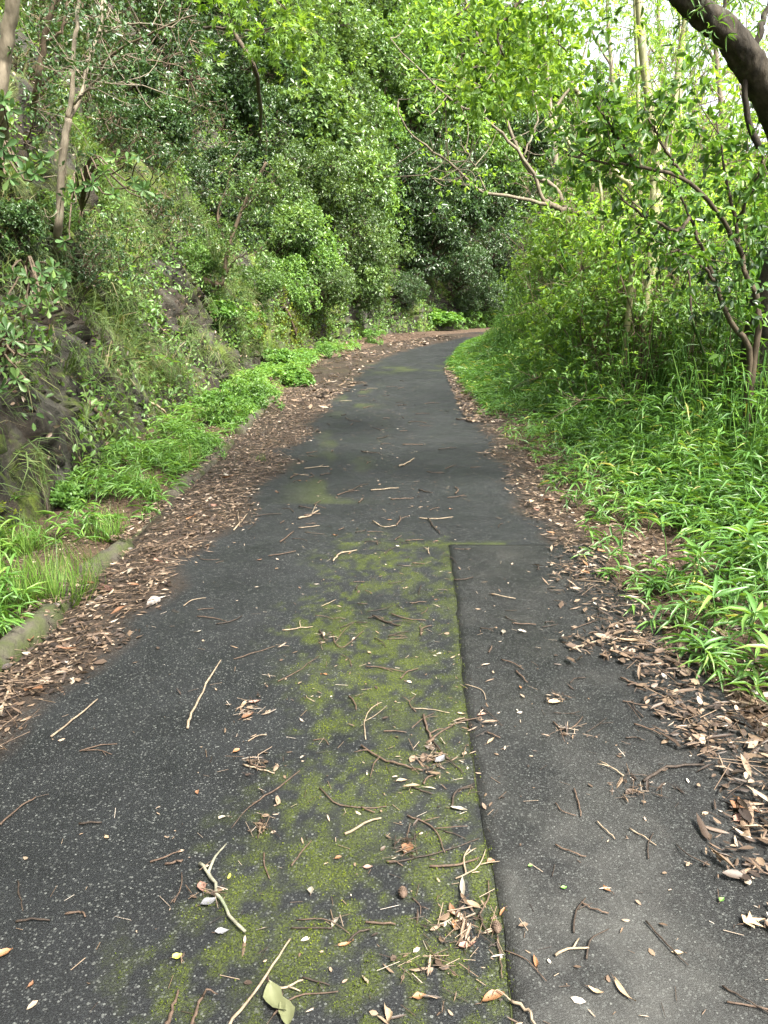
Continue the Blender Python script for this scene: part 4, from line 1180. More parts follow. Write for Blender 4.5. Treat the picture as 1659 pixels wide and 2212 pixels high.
bank_tree('slender_tree', 'slender pale tree forking into bare stems on the bank', 118, 560, [
    (['base', (125, 500, -.5), (130, 430, -.6), (138, 320, -.7), (147, 255, -.7)], .045, .036),
    ([(147, 258, -.7), (156, 200, -.7), (160, 110, -.7), (168, 30, -.7), (178, -50, -.7)], .028, .015),
    ([(147, 258, -.7), (175, 205, -.6), (197, 120, -.5), (215, 60, -.4), (230, -40, -.3)], .026, .012),
    ([(160, 225, -.7), (190, 195, -.9), (250, 180, -1.2), (310, 185, -1.4)], .012, .004),
    ([(212, 80, -.5), (250, 60, -.7), (300, 50, -.9), (380, 60, -1.1)], .014, .004),
    ([(175, 205, -.6), (225, 160, -.9), (270, 120, -1.1)], .012, .004)], 12, .5, M['bark_pale'], 401, M['darkgreen'], .055, tips=2)
bank_tree('grey_trunk_tree', 'smooth grey trunk at the upper corner on the bank', -12, 300, [
    (['base', (-2, 230, -.6), (8, 130, -.7), (24, 30, -.8), (36, -60, -.9)], .075, .06)], 0, .4, M['bark_pale'], 402)
bank_tree('thin_trunk_tree', 'thin brown trunk between the grey trunk and the slender forked tree', 85, 260, [
    (['base', (82, 170, -.4), (95, 90, -.5), (112, 20, -.6), (120, -60, -.6)], .04, .025), ([(95, 90, -.5), (135, 60, -.6), (150, -40, -.6)], .02, .012)], 8, .5, M['bark_brown'], 403, M['darkgreen'], .055, tips=2)
bank_tree('twiggy_tree', 'bare brown twiggy tree high on the bank', 190, 260, [
    (['base', (195, 180, -.4), (240, 120, -.8), (330, 70, -1.2), (420, 30, -1.5)], .035, .01), ([(210, 155, -.5), (215, 90, -.6), (235, 10, -.7)], .02, .008), ([(240, 120, -.8), (330, 130, -1.2), (420, 150, -1.4)], .016, .005)], 16, .7, M['bark_brown'], 404, M['darkgreen'], .055, tips=2)
bank_tree('stub_trunk_tree', 'leaning tree with a broken stub jutting from its bent trunk base', 425, 575, [
    (['base', (440, 606, -.5), (472, 618, -.7), (484, 590, -.7), (493, 540, -.7), (520, 460, -.7), (548, 400, -.7), (575, 350, -.7)], .055, .022),
    ([(472, 617, -.72), (430, 598, -.75), (396, 576, -.8), (380, 562, -.85)], .055, .045),
    ([(493, 540, -.7), (470, 470, -.6), (490, 400, -.6), (500, 350, -.6)], .022, .01),
    ([(520, 460, -.7), (560, 420, -.9), (600, 400, -1)], .016, .006),
    ([(484, 600, -.7), (510, 560, -.9), (560, 540, -1.1)], .018, .006)], 16, .6, M['bark_brown'], 405, M['evergreen'], .06, tips=12)
for k_, (px, py, lab) in enumerate([(325, 420, 'bare twig shrub on the slope behind the large-leaved shrub'), (395, 330, 'bare twig shrub below the dark evergreen shrubs'), (255, 620, 'thin twig shrub rooted in the hanging grass'), (60, 330, 'twig shrub beside the smooth grey trunk'), (350, 230, 'leggy twig shrub in the gap below the sparse top row')]):
    bank_tree('twig_shrub', lab, px, py, [(['base', (px + 10, py - 60, -.4), (px + 25, py - 130, -.6)], .012, .004), ([(px + 3, py - 20, -.2), (px + 50, py - 70, -.6), (px + 95, py - 110, -.9)], .010, .003), ([(px + 2, py - 15, -.2), (px - 40, py - 70, -.5), (px - 60, py - 120, -.6)], .010, .003)], 9, .35, M['bark_brown'], 410 + k_, M['darkgreen'], .05, .003, 3)

# large-leaved rosette shrubs at the left
def rosette_shrub(label, px, py, D, tips_px, L, seed, nleaf=8, spread=(.45, 1.5)):
    g = np.random.default_rng(seed)
    b0, nn_ = hit(px, py)
    t = thing('rosette_shrub', label, 'shrub', b0)
    hub = b0 + nn_ * .15 + np.array([0.05, 0, .15])
    tips = np.array([at(q[0], q[1], D + g.normal() * .25 + (q[2] if len(q) > 2 else 0)) for q in tips_px])
    sb = Buf(); sb.add(*tube(np.array([b0 - nn_ * .1, hub]) - b0, [.03, .02], 7))
    for tp in tips:
        d = np.linalg.norm(tp - hub)
        l = smooth_line([hub, hub + (tp - hub) * .4 + UP * d * .08, hub + (tp - hub) * .8 + g.normal(size=3) * .04, tp], 10, .008, g)
        sb.add(*tube(l - b0, np.linspace(.011, .004, 10), 5, g.random()))
    sb.build('stem', M['bark_brown'], t, True)
    out = nrm(tips - hub + UP * .4)
    cb = Buf()
    for tp, o in zip(tips, out):
        m = nleaf + int(g.integers(-2, 3))
        az = np.arange(m) * 2.4 + g.uniform(0, 6)
        u = nrm(np.cross(o, UP)[None])[0]; v = np.cross(o, u)
        al = g.uniform(*spread, m)
        A = o * np.cos(al)[:, None] + (u * np.cos(az)[:, None] + v * np.sin(az)[:, None]) * np.sin(al)[:, None]
        LL = L * g.uniform(.5, 1.1, m) * .9
        V, F, T = scatter(T_OBOV, np.repeat(tp[None], m, 0) - b0, A, o + g.normal(size=(m, 3)) * .45, LL, LL * .38, np.clip(g.random() * .5 + g.random(m) * .5, 0, 1))
        cb.add(V, F, T)
    cb.build('crown', M['rosette'], t)
rosette_shrub('large-leaved evergreen shrub with glossy rosettes at the upper photo edge', -20, 420, 4.8, [(8, 215), (20, 235), (5, 320), (35, 335), (55, 370), (75, 375), (90, 345), (20, 385), (-20, 280), (-10, 350)], .095, 501)
rosette_shrub('large-leaved evergreen shrub with glossy rosettes before the slender forked tree', 170, 500, 6.4, [(145, 430), (160, 410), (250, 340), (275, 350), (290, 395), (310, 410), (335, 420), (300, 335), (140, 520), (225, 370), (200, 400), (245, 420)], .095, 502)
rosette_shrub('large-leaved evergreen shrub with bluish rosettes low on the bank', 45, 700, 5.4, [(60, 600), (90, 590), (115, 580), (140, 600), (85, 640), (105, 665), (60, 660), (30, 590), (20, 650), (130, 640), (75, 615), (110, 610)], .085, 503)
rosette_shrub('soft pale-leaved shrub at the photo edge over the wet rock', -30, 860, 4.6, [(15, 715), (30, 735), (10, 790), (35, 820), (0, 840), (60, 760), (90, 745), (-10, 760)], .09, 504, 7)
# arching leafy sprigs
def sprig(label, pts, L, seed, n_leaf=13):
    g = np.random.default_rng(seed)
    w = np.array([at(*p) for p in pts])
    b0 = w[0]
    t = thing('leafy_sprig', label, 'plant', b0)
    line = smooth_line(w, 16, .003, g)
    b = Buf(); b.add(*tube(line - b0, np.linspace(.006, .002, 16), 5)); b.build('stem', M['bark_stem'], t, True)
    for i in range(n_leaf):
        u = .45 + .55 * i / (n_leaf - 1)
        k_ = min(14, int(u * 15)); p = line[k_]; d = nrm((line[k_ + 1] - line[k_])[None])[0]
        side = np.cross(d, UP) * (1 if i % 2 else -1)
        A = (d * .7 + side * .8 + g.normal(size=3) * .2)[None]
        lf = Buf(); lf.add(*scatter(T_OVAL, (p - b0)[None], A, (UP + g.normal(size=3) * .25)[None], L * g.uniform(.7, 1.2), L * .5, g.uniform(.4, 1)))
        lf.build('leaf', M['herb'], t)
def on(px, py, lift=.0):
    p, nn_ = hit(px, py); return (px, py, p[1] - lift)
sprig('arching sprig of pale serrate leaves over the split log', [on(230, 785), (290, 775, on(230, 785)[2] - .3), (340, 770, on(230, 785)[2] - .5), (380, 785, on(230, 785)[2] - .7)], .085, 601)
sprig('light green sprig hanging over the grassy slope', [on(160, 680), (200, 610, on(160, 680)[2] - .4), (240, 590, on(160, 680)[2] - .6), (285, 640, on(160, 680)[2] - .7)], .08, 602, 15)
sprig('light green sprig below the broken stub', [on(420, 690), (450, 655, on(420, 690)[2] - .4), (500, 650, on(420, 690)[2] - .6), (545, 680, on(420, 690)[2] - .7)], .09, 603, 13)
sprig('sprig of small leaves at the top of the hanging grass', [on(190, 600), (210, 570, on(190, 600)[2] - .3), (250, 560, on(190, 600)[2] - .5), (290, 580, on(190, 600)[2] - .6)], .08, 604, 11)

# ------------------------------------------------------------------ shrubs of the thicket on the right
for kind, px, py, D, R, lab in [
    ('airy', 1150, 615, 19, .65, 'light green sapling leaning out at the inner side of the bend'),
    ('airy', 1250, 545, 17, 1.0, 'sunny yellow-green shrub next to the bend sapling'),
    ('airym', 1235, 500, 21, 1.0, 'green shrub peeking out behind the bend sapling'),
    ('airy', 1320, 480, 15, 1.1, 'yellow-green shrub under the arching pale tree'),
    ('airym', 1290, 635, 13, .8, 'mid-green shrub above the bamboo grass of the bend'),
    ('airy', 1330, 560, 13, 1.0, 'sunlit shrub behind the thin dark stem'),
    ('airym', 1400, 770, 8.6, .6, 'green shrub in the shade behind the cane'),
    ('airy', 1420, 520, 12, 1.0, 'sunlit yellow-green shrub below the bamboo pair'),
    ('airy', 1500, 560, 11, 1.0, 'bright shrub glowing between the dark stems'),
    ('airym', 1500, 760, 8.2, .5, 'green shrub behind the twin dark stems'),
    ('airy', 1590, 580, 11, 1.0, 'bright shrub glowing left of the trunk base'),
    ('airy', 1650, 500, 12, 1.2, 'bright shrub behind the top of the dark stems'),
    ('airy', 1560, 430, 14, 1.4, 'sunlit shrub behind the glossy tree crown'),
    ('airym', 1340, 420, 18, 1.4, 'green shrub around the feet of the bamboo'),
    ('airy', 1450, 420, 17, 1.5, 'bright shrub behind the bamboo pair'),
    ('airym', 1310, 745, 9.8, .7, 'green shrub rising from the cane before the bamboo'),
    ('airy', 1420, 560, 9.0, .6, 'light shrub hiding the feet of the bamboo pair'),
    ('airym', 1580, 750, 7.9, .45, 'green shrub between the slanting sapling and the dark stems'),
    ('airy', 1170, 705, 16, .45, 'low bright bush in the grass below the bend sapling'),
    ('airy', 1240, 700, 13.5, .55, 'low bright bush between bend grass and thicket'),
    ('airy', 1270, 720, 11.5, .6, 'low bright bush where the verge grass turns to thicket'),
    ('airy', 1350, 640, 10.5, .75, 'bright leafy bush in the heart of the thicket'),
    ('airy', 1460, 640, 10, .75, 'bright leafy bush behind the slanting sapling'),
    ('airy', 1560, 640, 10.5, .8, 'bright leafy bush seen between dark stems and trunk'),
    ('airym', 1640, 690, 8.8, .7, 'dull green shrub behind the trunk base')]:
    ci += 1
    C = at(px, py, D)
    gz = drop(C[0], C[1])
    zs = max(.7, (C[2] - gz) / (R * {'airym': .95, 'airy': 1.0}[kind]))
    R *= 1.12
    shrub(kind, ci, C, R, lab, 'shrub', 'shrubs in the thicket', None, 'thicket_shrub', 1.0, zs)
# a thin dark sapling stem in front of the thicket
bz = base_of(1545, 900, 7.8)
t = thing('sapling', 'thin dark sapling stem slanting through the thicket', 'tree', bz)
l = limb(t, [bz, (1545, 840, 7.8), (1520, 760, 7.8), (1495, 690, 7.8), (1480, 560, 7.9), (1400, 470, 8), (1330, 400, 8.2)], .018, .006, M['bark_stem'], 'stem')
sb = Buf(); tips = twigs_from(sb, t, l, 14, .5, .004, g, .4); structure(sb.build('twigs', M['bark_stem'], t, True), 'stuff')
cb = Buf(); (V, F, T), tip = make_crown(g, tips, np.full(len(tips), .15), 4, 4, .06, T_OVAL, .45, out=0); cb.add(V - bz, F, T); cb.build('crown', M['midgreen'], t)

# ------------------------------------------------------------------ rock, logs and roots on the bank
def rock_mesh(seed, flat=.6):
    g = np.random.default_rng(seed)
    import bmesh
    bm = bmesh.new(); bmesh.ops.create_icosphere(bm, subdivisions=3, radius=1)
    pl = [(nrm(g.normal(size=(1, 3)))[0], g.uniform(.45, .85)) for _ in range(11)]
    for v in bm.verts:
        p = np.array(v.co)
        for nn_, d in pl:
            e_ = p @ nn_ - d
            if e_ > 0: p = p - nn_ * e_ * .92
        p = p * np.array([1, .8, flat]) * (1 + .05 * g.normal())
        v.co = p
    me = bpy.data.meshes.new('rock'); bm.to_mesh(me); bm.free()
    me.materials.append(M['rock'])
    return me
def rock_color(nt):
    v = coords(nt)
    c = ramp(nt, noise(nt, v, 3, 6, .7), [(.3, (.016, .015, .012)), (.7, (.070, .066, .054))])
    k = ramp(nt, noise(nt, v, 1.6, 4, .6), [(.56, (0, 0, 0)), (.68, (1, 1, 1))])
    return mixc(nt, k, c, (.075, .095, .02))
M['rock'] = plain_mat('grey_rock', rock_color, .85, lambda nt: (noise(nt, coords(nt), 9, 6, .7), .8, .05))
RM = [rock_mesh(i) for i in range(5)]
for k_, (px, py, R, lab) in enumerate([
    (60, 960, .55, 'big dark wet rock face under the moss at the photo edge'),
    (175, 960, .50, 'smooth grey rock slab with a pale leaf lying on it'),
    (285, 930, .38, 'grey rock shelf above the verge grass'),
    (270, 850, .36, 'weathered grey rock beside the split log')]):
    p, nn_ = hit(px, py)
    o = link('rock', RM[k_ % 5], None, p - nn_ * R * .42)
    o.scale = (R * 1.7, R * 1.25, R * .75)
    dn = np.array([.15, .8, -.75]); dn = nrm((dn - (dn @ nn_) * nn_)[None])[0]
    o.rotation_euler = Matrix((dn, np.cross(nn_, dn), nn_)).transposed().to_euler()
    tag(o, lab, 'rock', 'rocks in the bank')
def stick_on(px0, py0, px1, py1, r, mat, label, name='dead_branch', lift=.02, bend=.04, cat='branch'):
    p0, n0 = hit(px0, py0); p1, n1_ = hit(px1, py1)
    g = rng
    mids = []
    for f in (.33, .66):
        q, nq = hit(px0 + (px1 - px0) * f, py0 + (py1 - py0) * f)
        lin = p0 + (p1 - p0) * f
        mids.append(lin + (n0 + n1_) * .5 * bend + g.normal(size=3) * bend * .4)
    a_, b_ = p0 + n0 * lift, p1 + n1_ * lift
    line = smooth_line([a_, mids[0] + n0 * lift, mids[1] + n1_ * lift, b_], 14, r * .15)
    c = line.mean(0)
    bu = Buf(); bu.add(*tube(line - c, np.linspace(r, r * .6, 14) * (1 + rng.normal(size=14) * .08), 7))
    o = bu.build(name, mat, None, True); o.location = c
    return tag(o, label, cat)
stick_on(248, 800, 292, 840, .035, M['wood_pale'], 'short split pale log lodged on the slope', 'split_log')
stick_on(292, 840, 365, 905, .022, M['wood_pale'], 'long pale stick lying down the slope from the split log')
stick_on(185, 870, 232, 935, .026, M['twig_brown'], 'brown rotten branch stuck in the rock shelf')
stick_on(255, 990, 330, 1075, .018, M['twig_brown'], 'reddish dead branch leaning down to the verge grass')
stick_on(70, 1030, 105, 1120, .014, M['twig_dark'], 'dark root hanging beside the mossy rock')
stick_on(95, 880, 175, 1000, .012, M['twig_pale'], 'forked pale root trailing over the wet rock')
stick_on(150, 600, 190, 480, .02, M['bark_brown'], 'brown leaning stick among the rosette leaves')
stick_on(330, 690, 395, 770, .015, M['twig_brown'], 'thin dead branch lying on the leafy slope')
stick_on(610, 655, 640, 740, .05, M['twig_brown'], 'rust brown rotten trunk in the mossy cleft', 'rotten_trunk')
stick_on(1005, 745, 1100, 715, .02, M['twig_pale'], 'pale stick on the leaf litter at the bend')

# ------------------------------------------------------------------ leaf litter
T_STK2 = T_STICK
def litter(buf, X, Y, Z, lo=.012, hi=.045, long_share=.3, tilt=.28, tint=None):
    n = len(X)
    az = rng.uniform(0, 6.283, n)
    A = np.stack([np.cos(az), np.sin(az), rng.normal(size=n) * tilt * .6], 1)
    N = UP * np.where(rng.random(n) < .5, 1, -1)[:, None] + rng.normal(size=(n, 3)) * tilt
    L_ = rng.uniform(lo, hi, n) * rng.choice([.5, .75, 1, 1, 1.1, 1.5], n); lg = rng.random(n) < long_share
    L_ = np.where(lg, L_ * 1.55, L_); wd = np.where(lg, L_ * rng.uniform(.10, .2, n), L_ * rng.uniform(.34, .55, n))
    P = np.stack([X, Y, Z], 1) - A * (L_ * .5)[:, None]
    P[:, 2] = np.maximum(P[:, 2], Z)
    T = rng.beta(1.25, 1.9, n) if tint is None else tint
    nr = Y < 3.6
    for m_, tm_ in ((nr, T_CURL), (~nr, T_CHIP)):
        buf.add(*scatter(tm_, P[m_], A[m_], N[m_], L_[m_], wd[m_], T[m_], .55))
def road_or_ground(X, Y):
    inside = (X > kx(Y) + .05) & (X < xr(Y) + .35)
    z = np.where(inside, .006, ground_z(X, Y))
    return np.where((np.abs(X - kx(Y)) < .09) & (vnoise(Y * 1.3, 6.6) > .5), .068, z)
lb = Buf()
# bank side strip
n = 60000
Y = 1.15 + 12.5 * rng.random(n) ** 1.25
X = rng.uniform(-2.3, .1, n)
edge_ = xl(Y) + (fbm(Y * 1.7, Y * 0 + 5, 3) - .5) * .50 + (fbm(X * 5, Y * 5, 2) - .5) * .22
p_ = np.clip((edge_ + .05 - X) / .20, 0, 1) * np.where(X < kx(Y) - .08, .5, 1.0)
ok = rng.random(n) < p_
X, Y = X[ok], Y[ok]
thick = np.clip((edge_[ok] - X) / .3, 0, 1) * np.clip((X - kx(Y)) / .1 + .6, .2, 1)
litter(lb, X, Y, road_or_ground(X, Y) + rng.random(len(X)) * .03 * thick)
# far bank side apron
n = 7000
Y = rng.uniform(11, 31, n)
X = rng.uniform(-3, 3, n)
edge_ = xl(Y) + (fbm(Y * .9, Y * 0 + 5, 3) - .5) * .6
tx = np.interp(Y, TOE[:, 1], TOE[:, 0])
ok = (X < edge_) & (X > tx - .1) & (fbm(X * 1.5, Y * 1.2, 3) > .33)
X, Y = X[ok], Y[ok]
litter(lb, X, Y, road_or_ground(X, Y) + rng.random(len(X)) * .05, .06, .13)
# thicket side strip
n = 46000
Y = 1.3 + 15 * rng.random(n) ** 1.35
X = rng.uniform(.6, 2.9, n)
edge_ = xr(Y) + .05 + (fbm(Y * 1.9, Y * 0 + 9, 3) - .5) * .42 + (fbm(X * 5, Y * 5 + 3, 2) - .5) * .25
p_ = np.clip((X - edge_ + .04) / .24, 0, 1) * np.where(X > gx(Y) + .25, .75, 1.0)
ok = rng.random(n) < p_
X, Y = X[ok], Y[ok]
thick = np.clip((X - edge_[ok]) / .3, 0, 1)
litter(lb, X, Y, np.maximum(road_or_ground(X, Y), .018 * (X < 1.45)) + rng.random(len(X)) * .022 * thick, .014, .054, .45)
n = 3500
Y = rng.uniform(10, 28, n); X = xr(Y) - .05 + rng.random(n) ** 1.3 * .55
litter(lb, X, Y, road_or_ground(X, Y) + rng.random(n) * .03, .05, .10)
structure(lb.build('leaf_litter', M['dead']), 'stuff')['label'] = 'thick brown leaf litter along both edges of the road'
# dead twigs within the litter
sb = Buf()
for side, n in ((0, 1000), (1, 800)):
    Y = 1.2 + 10 * rng.random(n) ** 1.3
    X = np.where(side == 0, xl(Y) - rng.random(n) * .45, xr(Y) + .05 + rng.random(n) * .5)
    az = rng.uniform(0, 6.28, n)
    A = np.stack([np.cos(az), np.sin(az), rng.normal(size=n) * .15], 1)
    L_ = rng.uniform(.04, .20, n)
    P = np.stack([X, Y, road_or_ground(X, Y) + .02 + rng.random(n) * .03], 1) - A * L_[:, None] * .5
    sb.add(*scatter(T_STICK, P, A, UP + rng.normal(size=(n, 3)) * .3, L_, rng.uniform(.002, .005, n), rng.random(n) * .7))
structure(sb.build('litter_twigs', M['dead']), 'stuff')['label'] = 'thin dead twigs mixed into the leaf litter'
# crumbs, needles and flakes over the open asphalt
db = Buf()
n = 2600
Y = 1.35 + 14 * rng.random(n) ** 1.5; X = rng.uniform(-1.35, 1.15, n)
pm = .22 + .8 * np.exp(-((X - .05) / .42) ** 2)
ok = (rng.random(n) < pm) & (X > xl(Y) - .1) & (X < xr(Y) + .1); X, Y = X[ok], Y[ok]
litter(db, X, Y, np.where(X > seam_x(Y), .0085, .005), .006, .028, .35, .25, rng.beta(2.2, 1.4, len(X)))
n = 1500
Y = 1.35 + 11 * rng.random(n) ** 1.4; X = rng.uniform(-1.3, 1.15, n)
ok = rng.random(n) < .2 + .8 * np.exp(-((X - .1) / .38) ** 2); X, Y = X[ok], Y[ok]; n = len(X)
az = rng.uniform(0, 6.28, n); L_ = rng.uniform(.012, .055, n)
A = np.stack([np.cos(az), np.sin(az), rng.normal(size=n) * .05], 1)
db.add(*scatter(T_STICK, np.stack([X, Y, np.where(X > seam_x(Y), .009, .006)], 1), A, UP + rng.normal(size=(n, 3)) * .2, L_, rng.uniform(.0015, .003, n), rng.random(n) ** 1.2))
for px, py, k_, sg in [(q0, q1, int(q2 * .5), q3 * .8) for q0, q1, q2, q3 in [(535, 1535, 55, .045), (1000, 2000, 90, .055), (930, 1635, 90, .06), (560, 1650, 40, .04), (1205, 1515, 20, .03), (885, 1830, 36, .035), (1010, 1570, 30, .05), (710, 1375, 24, .05), (1250, 1385, 60, .07), (1225, 1590, 30, .05), (960, 2080, 50, .06), (560, 1790, 26, .03), (460, 1930, 22, .03), (1390, 1700, 60, .08)]]:
    c_ = ground_pt(px, py); X = c_[0] + rng.standard_t(3, size=k_) * sg * .9; Y = c_[1] + rng.standard_t(3, size=k_) * sg * .8
    zz = np.where(X > seam_x(Y), .009, .006) + rng.random(k_) * .008
    litter(db, X, Y, zz, .010, .036, .45, .35, rng.beta(1.4, 1.6, k_))
    az = rng.uniform(0, 6.28, k_); L_ = rng.uniform(.02, .08, k_); A = np.stack([np.cos(az), np.sin(az), rng.normal(size=k_) * .1], 1)
    db.add(*scatter(T_STICK, np.stack([X, Y, zz + .004], 1) - A * L_[:, None] * .5, A, UP + rng.normal(size=(k_, 3)) * .2, L_, rng.uniform(.0015, .0035, k_), rng.random(k_)))
structure(db.build('road_debris', M['dead']), 'stuff')['label'] = 'tiny leaf crumbs and needles scattered on the asphalt'

# ------------------------------------------------------------------ twigs lying on the road
def road_z(x, y): return .0075 if (x > float(seam_x(y)) and y < 4.97) else .003
def twig(pts, r, mat, label, forks=(), name='twig', group=None, seed=0, cat='twig', tip=.6):
    """pts: pixel points along the twig on the road; forks: (fraction, (px, py), radius share)."""
    g = np.random.default_rng(seed + 900)
    w = []
    for p in pts:
        q_ = ground_pt(*p, z=.01); w.append([q_[0], q_[1], road_z(q_[0], q_[1]) + r * g.uniform(.9, 1.5)])
    w = np.array(w)
    n = max(5, 3 * len(w))
    line = smooth_line(w, n, r * .38, g)
    r *= .85
    line[:, 2] = np.maximum(line[:, 2], [road_z(q_[0], q_[1]) + r * .6 for q_ in line])
    c = line.mean(0); c[2] = 0
    bu = Buf(); bu.add(*tube(line - c, np.linspace(r, r * tip, n) * (1 + g.normal(size=n) * .10), 6, g.random()))
    for f, q2, rs in forks:
        s = line[int(f * (n - 1))]; e_ = ground_pt(*q2, z=.01)
        e_ = np.array([e_[0], e_[1], road_z(e_[0], e_[1]) + r * rs + .006])
        l2 = smooth_line([s, (s + e_) / 2 + g.normal(size=3) * .006 + [0, 0, .005], e_], 7, r * .15, g)
        bu.add(*tube(l2 - c, np.linspace(r * rs, r * rs * .5, 7), 5, g.random()))
    o = bu.build(name, mat, None, True); o.location = c
    return tag(o, label, cat, group)
P_, B_, D_, Lc = M['twig_pale'], M['twig_brown'], M['twig_dark'], M['twig_lichen']
